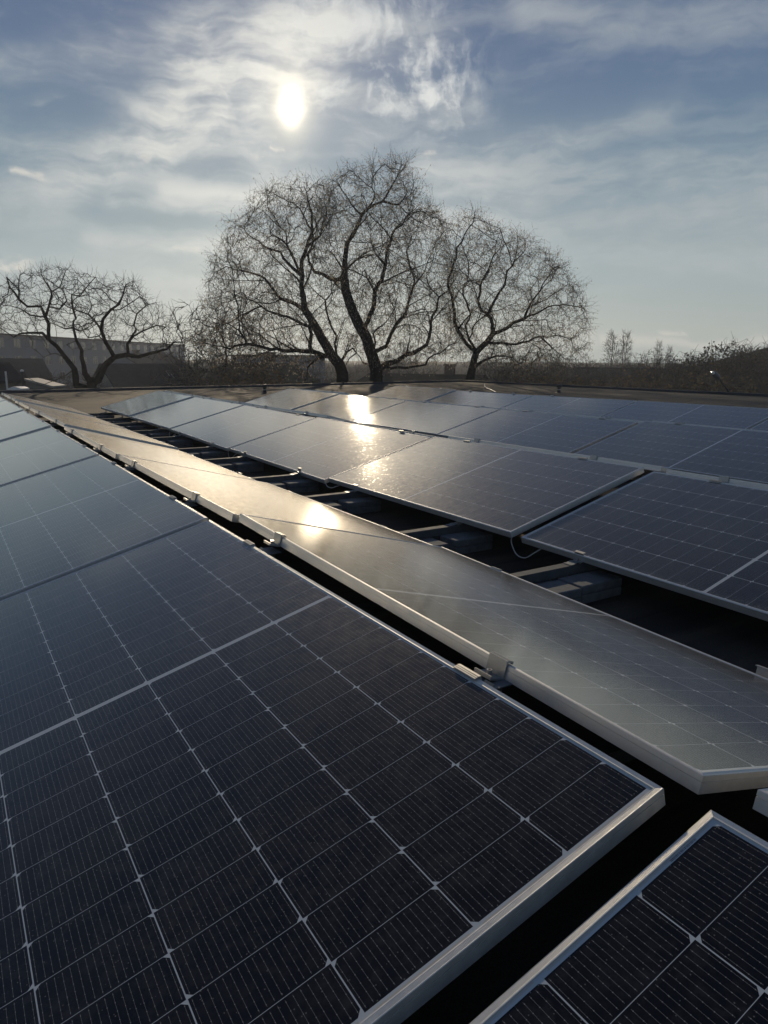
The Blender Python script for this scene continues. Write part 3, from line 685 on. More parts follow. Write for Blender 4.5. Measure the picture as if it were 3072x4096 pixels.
def traced_tree(name, label, Y, scale, off, limbs, crown, depth, seed, nattr, group, tw, jag=1.1, wig=.28, step=.26, infl=2.0, kill=.45, leafm=None):
    rnd = random.Random(seed); px = lambda a, b: (off[0] + a * scale, off[1] + b * scale); mpp = Y / FPX
    nodes, par, rmin, pxs = [], [], [], []
    for li, (w0, w1, pl) in enumerate(limbs):
        pl = [px(*p) for p in pl]; w1 = w1 * (.45 if li else 1); ph = [rnd.uniform(0, 6.28) for _ in range(4)]; am = .0 if li == 0 else 1.0
        if li == 0:
            dep = Y; start = -1
        else:
            start = min(range(len(nodes)), key=lambda i: (pxs[i][0] - pl[0][0]) ** 2 + (pxs[i][1] - pl[0][1]) ** 2); dep = nodes[start].y
        slope = rnd.uniform(-.75, .75) if li else 0.0; walk = 0.0; prev = start; total = sum(math.dist(pl[i], pl[i + 1]) for i in range(len(pl) - 1)); run = 0
        for i in range(len(pl) - 1):
            a, b2 = pl[i], pl[i + 1]; seg = math.dist(a, b2); k = max(1, int(seg * mpp / .32))
            for j in range(k + (1 if i == len(pl) - 2 else 0)):
                t = j / k; x, y = a[0] + (b2[0] - a[0]) * t, a[1] + (b2[1] - a[1]) * t
                if li and i == 0 and j == 0: continue
                run_t = (run + seg * t) / max(total, 1); walk += rnd.gauss(0, .035)
                jit = 0 if run_t == 0 else rnd.gauss(0, jag)
                q_ = (run + seg * t) * mpp; sw = am * min(1, run_t * 4) / mpp; jx = (sin(q_ * 2.3 + ph[0]) * .085 + sin(q_ * 5.1 + ph[1]) * .045) * sw; jy = (sin(q_ * 2.7 + ph[2]) * .07 + sin(q_ * 5.7 + ph[3]) * .04) * sw
                P = at(x + jit + jx, y + jit * .6 + jy, dep + slope * (run + seg * t) * mpp + walk)
                nodes.append(P); par.append(prev); prev = len(nodes) - 1; pxs.append((x, y))
                rmin.append(.5 * (w0 + (w1 - w0) * run_t ** .8) * scale * mpp)
            run += seg
    # side branches off the limbs, then finer ones off those
    def project(v):
        w_ = v - Vector((0, 0, CAMZ)); xx, yy, zz = w_.dot(rt), -w_.dot(up), w_.dot(fw)
        return 1536 + FPX * xx / zz, 2048 + FPX * yy / zz
    poly0 = [px(*p) for p in crown]
    lo_, hi_ = 1, len(nodes)
    for lev, (every, Ls, rfac) in enumerate(((tw.get('ev', 3), tw.get('L1', (1.3, 3.4)), .55), (4, tw.get('L2', (.7, 1.7)), .6))):
        new0 = len(nodes); side = 1
        for i in range(lo_, hi_):
            if par[i] < 0 or rmin[i] < (.018 if lev == 0 else .012) or (rmin[i] > .16) or rnd.random() > 1.0 / every: continue
            ax_ = (nodes[i] - nodes[par[i]]).normalized(); pe = ax_.cross(Vector((rnd.gauss(0, 1), rnd.gauss(0, 1), rnd.gauss(0, 1)))).normalized()
            d_ = (ax_ * rnd.uniform(.45, 1.1) + pe * rnd.uniform(.6, 1.0) + Vector((0, 0, .25))).normalized(); L_ = rnd.uniform(*Ls); r_ = min(rmin[i] * rfac, .055); st_ = .26; prev = i; q_ = nodes[i].copy(); n_ = int(L_ / st_)
            bend = Vector((rnd.gauss(0, .07), rnd.gauss(0, .07), rnd.gauss(.03, .06)))
            for k_ in range(n_):
                d_ = (d_ + bend + Vector((rnd.gauss(0, .13), rnd.gauss(0, .13), rnd.gauss(0, .13)))).normalized(); q_ = q_ + d_ * st_
                if not inside(poly0, *project(q_)): break
                nodes.append(q_.copy()); par.append(prev); prev = len(nodes) - 1; rmin.append(r_ * (1 - .75 * (k_ + 1) / n_)); pxs.append((0, 0))
        lo_, hi_ = new0, len(nodes)
    # carry the trunk down to the ground
    base = nodes[0].copy(); r0 = rmin[0]; tr = [Vector((base.x + .1, base.y, GROUND - .1)), Vector((base.x + .06, base.y, GROUND + .5)), Vector((base.x, base.y, (base.z + GROUND) / 2))]
    poly = [px(*p) for p in crown]; x0, x1 = min(p[0] for p in poly), max(p[0] for p in poly); y0, y1 = min(p[1] for p in poly), max(p[1] for p in poly)
    at_ = []
    cxm, cym = (x0 + x1) / 2, (y0 + y1) / 2
    while len(at_) < nattr:
        x, y = rnd.uniform(x0, x1), rnd.uniform(y0, y1)
        if inside(poly, x, y):
            e = 1 - .75 * min(1, (((x - cxm) / (x1 - x0) * 2) ** 2 + ((y - cym) / (y1 - y0) * 2) ** 2))
            at_.append(at(x, y, Y + rnd.uniform(-1, 1) * depth * sqrt(max(e, .08))))
    grow(nodes, par, at_, step, infl, kill, 70, rnd, wig)
    rmin += [0.0] * (len(nodes) - len(rmin)); _dc.clear()
    limb, twig, rad, ch = skeleton_mesh(nodes, par, rmin, None, .50, tw['tip'], .045)
    limb.tube(tr + [nodes[0], nodes[1]], [r0 * 1.5, r0 * 1.15, r0 * 1.02, r0, r0 * .97], 10)
    leaf = MB() if leafm else None
    add_twigs(twig, nodes, rad, ch, par, rnd, tw['per'], tw['len'], tw['r'], tw['curl'], tw['droop'], tw['rmax'], tw.get('segs', 5), leaf, tw.get('leafp', 0), tw.get('leafsz', (.02, .09)), tw.get('up', 0))
    root = empty(name, (tr[0].x, tr[0].y, GROUND)); tag(root, label, 'tree', group)
    def loc(mb):
        mb.v = [(v[0] - root.location.x, v[1] - root.location.y, v[2] - root.location.z) for v in mb.v]; return mb
    loc(limb).build('trunk', M['bark'], root, smooth=True); loc(twig).build('crown', M['twig'], root)
    if leaf and leaf.v: loc(leaf).build('dried_leaves', M[leafm], root)
    return root

WT = dict(tip=.0088, per=2.9, len=.85, r=.0062, curl=.34, droop=.06, rmax=.06, segs=5, leafp=.95, leafsz=(.020, .105), up=.15)
S5, O5 = 1.085, (700, 600)
traced_tree('willow_tree', 'tall curly-twigged bare tree, left of the big pair, spreading low to the left', 40, S5, O5, [
 (46, 26, [(617, 868), (618, 825), (605, 790), (575, 755), (555, 720), (520, 655), (480, 590)]),
 (22, 8, [(480, 590), (470, 520), (460, 460), (472, 410), (490, 360), (500, 300), (505, 240), (498, 180), (470, 135)]),
 (16, 5, [(480, 590), (440, 570), (395, 545), (360, 510), (340, 490), (300, 460), (250, 440), (190, 435), (140, 450)]),
 (13, 5, [(458, 455), (420, 420), (380, 380), (330, 350), (270, 310), (220, 270)]),
 (20, 7, [(575, 765), (500, 745), (420, 735), (350, 738), (270, 710), (200, 735), (150, 720), (90, 700)]),
 (15, 5, [(495, 745), (500, 700), (495, 650), (450, 630), (390, 610), (340, 590), (290, 560), (240, 540), (180, 560)]),
 (10, 4, [(598, 770), (590, 690), (565, 620), (560, 560), (580, 500), (605, 480)]),
 (11, 5, [(610, 780), (630, 742), (655, 726), (668, 745), (650, 775), (622, 800)]),
 (12, 5, [(560, 765), (520, 775), (495, 800), (480, 835), (470, 850)]),
 (9, 4, [(460, 460), (440, 400), (410, 330), (380, 270), (350, 210), (330, 150)]),
 (9, 4, [(490, 360), (530, 310), (560, 250), (570, 190), (560, 150)]),
 (8, 4, [(270, 710), (230, 660), (180, 640), (130, 610)]),
 (8, 3, [(500, 300), (470, 240), (440, 190), (430, 140)])],
 [(105, 540), (125, 420), (180, 300), (230, 250), (320, 140), (440, 115), (545, 105), (610, 180), (570, 400), (600, 500), (620, 600), (650, 740), (560, 800), (300, 800), (130, 770), (50, 720), (105, 620)],
 4.2, 11, 2300, 'curly-twigged trees beyond the roof edge', WT, leafm='pod')
traced_tree('willow_tree', 'tallest curly-twigged bare tree, at the centre of the skyline', 41, S5, O5, [
 (48, 30, [(742, 868), (742, 815), (730, 770), (705, 690), (675, 640), (650, 580), (630, 520), (622, 470)]),
 (22, 6, [(622, 470), (628, 400), (640, 345), (660, 290), (685, 245), (720, 215), (760, 185), (800, 130), (830, 90), (848, 50)]),
 (16, 6, [(622, 480), (570, 475), (520, 450), (495, 410), (488, 380), (510, 330), (520, 280), (545, 240)]),
 (15, 5, [(705, 655), (725, 590), (745, 520), (768, 460), (770, 420), (795, 350), (810, 290), (850, 250), (900, 210)]),
 (14, 5, [(768, 745), (800, 680), (830, 620), (870, 540), (885, 500), (920, 430), (960, 360), (985, 300)]),
 (22, 7, [(750, 802), (820, 775), (880, 750), (925, 715), (945, 660), (960, 590), (970, 540), (1010, 520), (1040, 480)]),
 (9, 4, [(630, 440), (680, 400), (720, 360), (770, 350), (810, 330)]),
 (12, 5, [(770, 812), (850, 800), (920, 790), (960, 760), (1010, 720), (1060, 690)]),
 (9, 4, [(885, 500), (870, 440), (860, 380), (880, 320), (900, 260)]),
 (8, 3, [(685, 245), (650, 200), (620, 150), (600, 110), (640, 75)]),
 (8, 3, [(720, 215), (740, 160), (730, 110), (760, 60)]),
 (8, 3, [(768, 420), (740, 380), (720, 300), (700, 260)]),
 (8, 3, [(760, 185), (820, 200), (870, 170), (880, 130)]),
 (9, 4, [(745, 740), (735, 680), (760, 640), (800, 600), (830, 540)]),
 (9, 4, [(742, 800), (700, 780), (670, 750), (660, 720)])],
 [(560, 130), (640, 65), (760, 38), (855, 38), (885, 130), (955, 205), (1005, 280), (1050, 400), (1040, 550), (1060, 680), (1000, 790), (780, 800), (650, 760), (600, 560), (570, 400), (520, 200)],
 4.5, 23, 2500, 'curly-twigged trees beyond the roof edge', WT, leafm='pod')
traced_tree('willow_tree', 'smaller curly-twigged bare tree right of the big pair, forked low', 45, S5, O5, [
 (34, 22, [(1085, 862), (1095, 810), (1105, 765), (1112, 745)]),
 (15, 5, [(1110, 750), (1075, 715), (1045, 670), (1030, 610), (1015, 540), (1010, 470), (1030, 400), (1060, 330), (1090, 270), (1110, 230)]),
 (18, 6, [(1115, 745), (1150, 710), (1170, 680), (1165, 640), (1158, 600), (1175, 570), (1200, 510), (1230, 450), (1270, 390), (1290, 340)]),
 (13, 5, [(1172, 680), (1220, 655), (1270, 630), (1330, 600), (1390, 575), (1450, 565), (1495, 585)]),
 (9, 4, [(1282, 625), (1310, 570), (1345, 520), (1390, 470), (1420, 430)]),
 (9, 4, [(1112, 738), (1085, 700), (1075, 650), (1085, 600), (1065, 540), (1080, 480)]),
 (10, 4, [(1160, 712), (1230, 715), (1300, 705), (1350, 690), (1410, 680), (1460, 700), (1485, 740)]),
 (12, 4, [(1102, 800), (1140, 775), (1190, 755), (1240, 770), (1290, 800)]),
 (8, 3, [(1160, 605), (1125, 590), (1115, 560), (1130, 500), (1150, 440), (1180, 380), (1195, 310)]),
 (8, 3, [(1350, 690), (1390, 730), (1440, 770)])],
 [(965, 300), (1060, 245), (1100, 215), (1150, 245), (1200, 290), (1310, 325), (1440, 415), (1505, 510), (1542, 610), (1530, 745), (1400, 775), (1250, 780), (1120, 800), (1000, 790), (1000, 560), (980, 420)],
 4.0, 37, 2000, 'curly-twigged trees beyond the roof edge', WT, leafm='pod')
S7, O7 = .6028, (0, 1000)
traced_tree('old_fruit_tree', 'gnarled bare tree with thick crooked limbs at the left', 31, S7, O7, [
 (62, 50, [(612, 940), (600, 880), (588, 840)]),
 (44, 24, [(592, 910), (585, 840), (560, 760), (530, 660), (495, 600), (490, 530), (495, 480), (510, 455)]),
 (52, 30, [(540, 930), (505, 890), (500, 840), (470, 780), (430, 715), (380, 650), (340, 590), (310, 480), (290, 440)]),
 (56, 20, [(610, 905), (640, 850), (690, 770), (760, 720), (840, 700), (940, 695), (1050, 680), (1100, 660), (1140, 630), (1180, 620)]),
 (20, 7, [(290, 440), (330, 380), (350, 310), (355, 270), (400, 230), (430, 150), (445, 110)]),
 (22, 7, [(340, 590), (290, 560), (200, 550), (120, 550), (75, 565), (0, 520), (-60, 500)]),
 (17, 6, [(295, 455), (200, 435), (130, 410), (80, 380), (20, 350), (-40, 330)]),
 (16, 6, [(285, 420), (270, 380), (200, 370), (130, 320), (60, 250), (30, 190)]),
 (14, 5, [(355, 270), (310, 220), (270, 160), (325, 110)]),
 (18, 6, [(510, 455), (480, 400), (460, 350), (470, 300), (530, 290), (590, 230), (635, 180)]),
 (20, 8, [(490, 545), (430, 530), (370, 510), (340, 490)]),
 (15, 6, [(495, 530), (530, 522), (560, 515), (600, 490)]),
 (22, 6, [(760, 720), (720, 660), (690, 600), (690, 530), (700, 460), (730, 410), (790, 360), (800, 280), (830, 230), (890, 200)]),
 (18, 6, [(820, 695), (850, 620), (900, 575), (960, 545), (1020, 510), (1080, 500)]),
 (11, 5, [(730, 410), (800, 380), (870, 340), (930, 310)]),
 (12, 5, [(860, 612), (910, 540), (880, 480), (900, 420), (960, 370), (1050, 360)]),
 (10, 4, [(530, 290), (520, 230), (540, 190)]),
 (10, 4, [(690, 600), (640, 570), (590, 580), (560, 520)]),
 (10, 4, [(330, 380), (400, 390), (440, 340), (400, 280)]),
 (12, 5, [(470, 780), (420, 830), (360, 860), (290, 890), (200, 870)]),
 (10, 4, [(940, 695), (980, 720), (1010, 740)]), (9, 4, [(430, 715), (330, 690), (270, 700)]),
 (10, 4, [(500, 610), (440, 630), (470, 655), (530, 660)])],
 [(-80, 480), (-60, 300), (40, 180), (230, 130), (330, 95), (450, 105), (560, 170), (640, 170), (800, 200), (900, 190), (1000, 330), (1080, 380), (1120, 480), (1180, 560), (1100, 650), (760, 640), (560, 560), (300, 520), (100, 560)],
 2.6, 51, 1900, None, dict(tip=.0078, per=2.3, len=.42, r=.0060, curl=.22, droop=-.08, rmax=.05, segs=4, up=.25, L1=(.7, 1.7), L2=(.4, .9)), jag=3.4, wig=.3, step=.22, infl=1.6, kill=.34)

# generic bare trees for the band behind the roof, built once per kind and copied
def bare_tree(name, h, crown_r, z0, n, seed, kind, twm='twig'):
    rnd = random.Random(seed); nodes, par = [Vector((0, 0, 0))], [-1]
    rt_ = empty(name)
    if kind == 'poplar':
        stems = 4
        for s in range(stems):
            b0 = 0; a = rnd.uniform(0, 6.28); pr = 0
            for k in range(1, int(h / .45)):
                t = k * .45 / h; off = crown_r * .75 * (t ** .6)
                nodes.append(Vector((cos(a) * off * (.3 + .7 * s / stems) + rnd.gauss(0, .05), sin(a) * off * (.3 + .7 * s / stems) + rnd.gauss(0, .05), k * .45 * (1 - .05 * s)))); par.append(pr); pr = len(nodes) - 1
        at_ = []
        while len(at_) < n:
            z = rnd.uniform(z0, h * 1.0); t = (z - z0) / (h - z0); R_ = crown_r * (4 * t * (1 - t) + .12) ** .5 * 1.0
            a, r = rnd.uniform(0, 6.28), R_ * sqrt(rnd.random()); at_.append(Vector((cos(a) * r, sin(a) * r, z)))
        grow(nodes, par, at_, .35, 1.6, .42, 40, rnd, .15, -.55)
        tw = (3.4, .9, .018, .10, -.25, .06, 3, .6)
    else:
        stems = 1 if kind in ('tree', 'leafy') else 7
        for s in range(stems):
            pr = 0; d = Vector((rnd.gauss(0, .12), rnd.gauss(0, .12), 1)) if kind in ('tree', 'leafy') else Vector((rnd.gauss(0, .5), rnd.gauss(0, .5), 1)); d.normalize(); p = nodes[0].copy()
            for k in range(int(max(z0, .8) / .4)):
                d = (d + Vector((rnd.gauss(0, .12), rnd.gauss(0, .12), .1))).normalized(); p = p + d * .4; nodes.append(p.copy()); par.append(pr); pr = len(nodes) - 1
        at_ = []
        while len(at_) < n:
            v = Vector((rnd.uniform(-1, 1), rnd.uniform(-1, 1), rnd.uniform(-1, 1)))
            if v.length > 1: continue
            lump = 1 + .28 * noise.noise(v * 2.2 + Vector((seed, 0, 0)))
            at_.append(Vector((v.x * crown_r * lump, v.y * crown_r * lump, (z0 * .75 + h) / 2 + v.z * (h - z0 * .75) / 2 * lump)))
        grow(nodes, par, at_, .38, 2.6, .5, 45, rnd, .3)
        tw = ({'tree': 3.0, 'leafy': 3.0}.get(kind, 3.6), .85, .017, .3, .0, .06, 4, .15)
    _dc.clear(); limb, twig, rad, ch = skeleton_mesh(nodes, par, [0] * len(nodes), None, .48, .014, .04)
    leaf = MB()
    add_twigs(twig, nodes, rad, ch, par, rnd, tw[0], tw[1], tw[2], tw[3], tw[4], tw[5], tw[6], leaf, {'leafy': .55, 'rusty': .5}.get(kind, 0), (.09, .17), tw[7])
    limb.build('trunk', M['bark'], rt_, smooth=True); twig.build('crown', M[twm], rt_)
    if leaf.v: leaf.build('dried_leaves', M['rust' if kind == 'rusty' else 'brown'], rt_)
    return rt_
KIND = {
 'tree': [bare_tree('background_tree', 9, 3.6, 2.6, 520, 3, 'tree'), bare_tree('background_tree', 8, 3.2, 2.2, 460, 8, 'tree')],
 'poplar': [bare_tree('poplar_tree', 12, 1.5, 1.5, 380, 5, 'poplar')],
 'shrub': [bare_tree('bare_shrub', 5.6, 2.8, .5, 520, 13, 'shrub', 'brown'), bare_tree('bare_shrub', 5, 3.0, .4, 520, 17, 'shrub', 'twig')],
 'leafy': [bare_tree('leafy_tree', 8, 3.2, 2.2, 480, 21, 'leafy', 'twig')],
 'rusty': [bare_tree('rusty_shrub', 4.6, 2.2, .4, 420, 27, 'rusty', 'brown')],
}
USED = {}
def plant(kind, v, px, top, Y, label, group, wide=1.0):
    base = at(px, 1440, Y); ht = at(px, top, Y).z - GROUND
    src = KIND[kind][v]; nat = {'tree': (9, 8), 'poplar': (12,), 'shrub': (5.6, 5), 'leafy': (8,), 'rusty': (4.6,)}[kind][v]
    if (kind, v) in USED: o = copy_tree(src)
    else: o = src; USED[kind, v] = 1
    s = ht / nat; o.location = (base.x, base.y, GROUND - .05); o.scale = (s * wide, s * wide, s); o.rotation_euler = (0, 0, random.Random(int(px)).uniform(0, 6.28))
    return tag(o, label, 'shrub' if kind in ('shrub', 'rusty') else 'tree', group)
G1, G2 = 'bare trees of the background band', 'shrubs of the background band'
PL_ = [
 ('leafy', 0, 2985, 1375, 58, 'brown-leaved tree just right of the tallest one above the lamp', 'brown-leaved trees on the right', 1.0),
 ('leafy', 0, 2770, 1402, 60, 'brown-leaved tree left of the lamp with a broad top', 'brown-leaved trees on the right', 1.2),
 ('tree', 1, 2665, 1425, 64, 'bare tree in front of the slim poplars', G1, 1.2),
 ('tree', 0, 2530, 1440, 70, 'low bare tree between the upright poplars and the slim ones', G1, 1.3),
 ('tree', 1, 2290, 1425, 72, 'low bare tree right of the right roof vent', G1, 1.3),
 ('rusty', 0, 2450, 1500, 58, 'rusty-leaved shrub below the upright poplars', 'rusty shrubs', 1.5),
 ('rusty', 0, 2860, 1486, 52, 'rusty-leaved shrub just behind the lamp head', 'rusty shrubs', 1.5),
 ('rusty', 0, 2170, 1480, 55, 'rusty-leaved shrub left of the right roof vent', 'rusty shrubs', 1.4),
 ('tree', 0, 850, 1190, 58, 'rounded bare tree filling the gap left of the big pair', G1, 1.0),
 ('shrub', 0, 905, 1420, 52, 'brown bare shrub under the rounded tree left of the big pair', G2, 1.2),
 ('rusty', 0, 1010, 1460, 47, 'rusty-leaved shrub behind the low left limb of the big pair', 'rusty shrubs', 1.3),
 ('shrub', 1, 760, 1455, 62, 'grey bare shrub right of the gnarled left tree', G2, 1.1),
 ('shrub', 1, 1250, 1470, 70, 'grey bare shrub behind the two thick trunks', G2, 1.3),
 ('shrub', 0, 1450, 1462, 80, 'brown bare shrub seen between the two thick trunks', G2, 1.2),
 ('tree', 1, 1610, 1372, 120, 'faint far bare tree right of the tallest trunk', G1, .8),
 ('shrub', 1, 1660, 1470, 74, 'grey bare shrub low behind the long right limb of the tallest tree', G2, 1.3),
 ('tree', 1, 1995, 1365, 76, 'round-headed bare tree just right of the forked trunk', G1, 1.0),
 ('shrub', 0, 2110, 1400, 66, 'brown bare shrub under the right side of the forked tree', G2, 1.1),
 ('shrub', 1, 2050, 1455, 58, 'grey bare shrub at the foot of the forked tree', G2, 1.1),
 ('tree', 0, 2210, 1400, 90, 'low bare tree below the right tip of the forked tree', G1, .9),
 ('shrub', 0, 2260, 1492, 62, 'brown bare shrub behind the right roof vent', G2, 1.2),
 ('poplar', 0, 2443, 1338, 130, 'slender poplar, left stem of the upright pair', 'poplars on the right', 1.0),
 ('poplar', 0, 2498, 1336, 135, 'slender poplar, right stem of the upright pair', 'poplars on the right', 1.0),
 ('poplar', 0, 2632, 1372, 150, 'slim poplar, taller one of the small pair right of the upright pair', 'poplars on the right', .8),
 ('poplar', 0, 2676, 1392, 150, 'slim poplar, shorter one of the small pair right of the upright pair', 'poplars on the right', .8),
 ('tree', 1, 2345, 1420, 100, 'low bare tree left of the upright poplars', G1, 1.0),
 ('tree', 0, 2400, 1442, 84, 'low bare tree in front of the upright poplars', G1, 1.1),
 ('shrub', 1, 2375, 1505, 64, 'grey bare shrub in front of the flat dark building, left end', G2, 1.2),
 ('shrub', 0, 2500, 1512, 66, 'brown bare shrub in front of the flat dark building, centre', G2, 1.2),
 ('tree', 1, 2590, 1408, 88, 'bare tree just left of the slim poplars', G1, 1.0),
 ('rusty', 0, 2645, 1478, 60, 'rusty-leaved shrub below the slim poplars', 'rusty shrubs', 1.2),
 ('leafy', 0, 2730, 1430, 72, 'bare tree with brown clumps midway between slim poplars and lamp', 'brown-leaved trees on the right', 1.1),
 ('leafy', 0, 2820, 1410, 66, 'low brown-leaved tree just left of the lamp', 'brown-leaved trees on the right', 1.1),
 ('leafy', 0, 2925, 1352, 62, 'tallest brown-leaved tree above the lamp', 'brown-leaved trees on the right', 1.0),
 ('leafy', 0, 3055, 1368, 66, 'brown-leaved tree at the far right before the sloping roof', 'brown-leaved trees on the right', 1.0),
 ('shrub', 0, 2720, 1515, 56, 'brown bare shrub left of the lamp', G2, 1.3),
 ('shrub', 1, 2840, 1506, 54, 'grey bare shrub behind the lamp', G2, 1.3),
 ('shrub', 0, 2960, 1512, 55, 'brown bare shrub right of the lamp', G2, 1.3),
 ('shrub', 1, 3060, 1500, 56, 'grey bare shrub at the right end of the band', G2, 1.3),
 ('poplar', 0, 12, 1282, 215, 'far poplar standing behind the long grey block', 'poplars on the left', 1.0),
 ('shrub', 1, 230, 1480, 52, 'grey bare shrub at the foot of the gnarled left tree', G2, 1.2),
]
for a in PL_: plant(*a)

# ------------------------------------------------------------------ buildings beyond the roof
def house(name, label, xa, xb, ridge, eave, Ya, Yb, depth, wallm, roofm, chim=(), wins=(), flat=False, over=.35, cat='house'):
    """front wall runs from pixel column xa at distance Ya to xb at distance Yb; ridge and eave are pixel rows at xa"""
    a, b2 = at(xa, ridge, Ya), at(xb, ridge, Yb); zr = a.z; ze = at(xa, eave, Ya).z
    d = Vector((b2.x - a.x, b2.y - a.y, 0)); L = d.length; ang = atan2(d.y, d.x)
    o = empty(name, (a.x, a.y, GROUND), ang); H, R_ = ze - GROUND, zr - GROUND
    w = MB(); th = .02
    if flat: w.box(0, L, 0, depth, 0, R_)
    else: w.prism([(0, 0), (depth, 0), (depth, H), (depth / 2, R_ - .12), (0, H)], 0, L)
    w.build('wall', M[wallm], o, fix=True)
    r = MB()
    if flat: r.box(-over, L + over, -over, depth + over, R_ + .003, R_ + .22); 
    else:
        k = (R_ - H) / (depth / 2)
        r.prism([(-over, H - over * k), (depth / 2, R_), (depth + over, H - over * k), (depth + over, H - over * k + .14), (depth / 2, R_ + .16), (-over, H - over * k + .14)], -over, L + over)
    ro_ = r.build('roof', M[roofm], o, fix=True)
    for (cx_, cy_, w_, top) in chim:
        c = MB(); z0 = (R_ - .3) if flat else H + (R_ - H) * (1 - abs(cy_ - .5) * 2) - .2
        X, Yc = cx_ * L, cy_ * depth; zt = R_ + top
        c.box(X - w_ / 2, X + w_ / 2, Yc - w_ / 2, Yc + w_ / 2, z0, zt); c.box(X - w_ / 2 - .08, X + w_ / 2 + .08, Yc - w_ / 2 - .08, Yc + w_ / 2 + .08, zt + .002, zt + .16)
        c.build('chimney', M['brick'], ro_)
    for (wx_, wz_, ww, wh) in wins:
        f = MB(); X = wx_ * L
        f.box(X, X + ww, -.05, .03, wz_, wz_ + .08); f.box(X, X + ww, -.05, .03, wz_ + wh - .08, wz_ + wh); f.box(X, X + .08, -.05, .03, wz_ + .082, wz_ + wh - .082); f.box(X + ww - .08, X + ww, -.05, .03, wz_ + .082, wz_ + wh - .082); f.box(X + ww / 2 - .03, X + ww / 2 + .03, -.04, .02, wz_ + .082, wz_ + wh - .082)
        fr = f.build('window', M['frame'], o); g = MB(); g.box(X + .082, X + ww / 2 - .032, -.01, .01, wz_ + .084, wz_ + wh - .084); g.box(X + ww / 2 + .032, X + ww - .082, -.01, .01, wz_ + .084, wz_ + wh - .084); g.build('pane', M['pane'], fr)
    return tag(o, label, cat)
house('apartment_block', 'long grey flat-roofed apartment block behind the gnarled left tree', -180, 735, 1328, 1500, 102, 208, 12, 'panelwall', 'roofdark', flat=True,
      chim=((.16, .5, .9, .7), (.36, .5, .9, .7), (.58, .5, .9, .6)), wins=[(.05 + i * .046, zf, 2.0, 1.45) for zf in (2.1, 4.9, 7.6) for i in range(20)], cat='building')
house('brown_house', 'low dark-roofed house in front of the long grey block at the far left', -120, 195, 1440, 1540, 68, 72, 9, 'wall', 'roofdark', chim=((.25, .5, .6, .7),))
mt = house('metal_roofed_shed', 'dark blue-roofed shed with thin bright strips on its slope', 470, 800, 1464, 1556, 58, 62, 8, 'wall', 'roofdark', cat='shed')
rf = [c for c in mt.children if c.name.startswith('roof')][0]
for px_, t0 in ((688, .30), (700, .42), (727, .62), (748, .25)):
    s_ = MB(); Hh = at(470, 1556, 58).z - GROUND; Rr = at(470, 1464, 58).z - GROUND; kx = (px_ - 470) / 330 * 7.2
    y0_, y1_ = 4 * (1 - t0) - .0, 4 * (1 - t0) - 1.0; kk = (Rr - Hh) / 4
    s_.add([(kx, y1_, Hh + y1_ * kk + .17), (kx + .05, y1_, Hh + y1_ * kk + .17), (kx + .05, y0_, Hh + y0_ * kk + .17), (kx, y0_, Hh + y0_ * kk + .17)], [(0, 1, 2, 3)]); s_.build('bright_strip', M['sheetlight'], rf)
house('gabled_house', 'grey house with a squat chimney behind the dark blue-roofed shed', 560, 740, 1418, 1462, 98, 104, 8, 'panelwall', 'roofdark', chim=((.66, .25, .7, .2), (.30, .5, .6, .5)))
house('chimney_house', 'dark-roofed house with a broad brick chimney left of the thick trunks', 1010, 1260, 1462, 1530, 64, 68, 9, 'wall', 'tile', chim=((.66, .5, .78, 1.05),))
house('grey_house', 'pale hazy flat house behind the broad brick chimney', 1000, 1300, 1424, 1500, 112, 118, 10, 'panelwall', 'roofdark', flat=True, chim=((.28, .5, .8, .4),), wins=((.15, 2.0, 1.6, 1.3), (.45, 2.0, 1.6, 1.3)))
house('low_house', 'low dark-roofed house with a wide chimney behind the tallest trunk', 1420, 1880, 1502, 1545, 66, 62, 8, 'wall', 'tile', chim=((.72, .5, .8, .9), (.12, .5, .7, .8)))
house('long_building', 'long dark flat-roofed building in front of the upright poplars', 2300, 2740, 1476, 1540, 108, 104, 12, 'wall', 'roofdark', flat=True, cat='building')
th_ = empty('tiled_house', at(2790, 1500, 92).to_2d().to_3d() + Vector((0, 0, GROUND))); e0 = at(2790, 1512, 92); e1 = at(3072, 1436, 92); kx = (e1.z - e0.z) / (e1.x - e0.x); he = e0.z - GROUND; wd_ = 40.0
q = MB(); q.prism([(0, 0), (wd_, 0), (wd_, he), (wd_ / 2, he + kx * wd_ / 2), (0, he)], 0, 14, 'y'); q.build('wall', M['wall'], th_, fix=True)
q = MB(); q.prism([(-.6, he - .6 * kx + .02), (wd_ / 2, he + kx * wd_ / 2 + .02), (wd_ + .6, he - .6 * kx + .02), (wd_ + .6, he - .6 * kx + .24), (wd_ / 2, he + kx * wd_ / 2 + .24), (-.6, he - .6 * kx + .24)], -.6, 14.6, 'y'); q.build('roof', M['tile'], th_, fix=True)
th_.rotation_euler = (0, 0, radians(-6)); tag(th_, 'long house with a low dark gable roof rising at the far right edge', 'house')

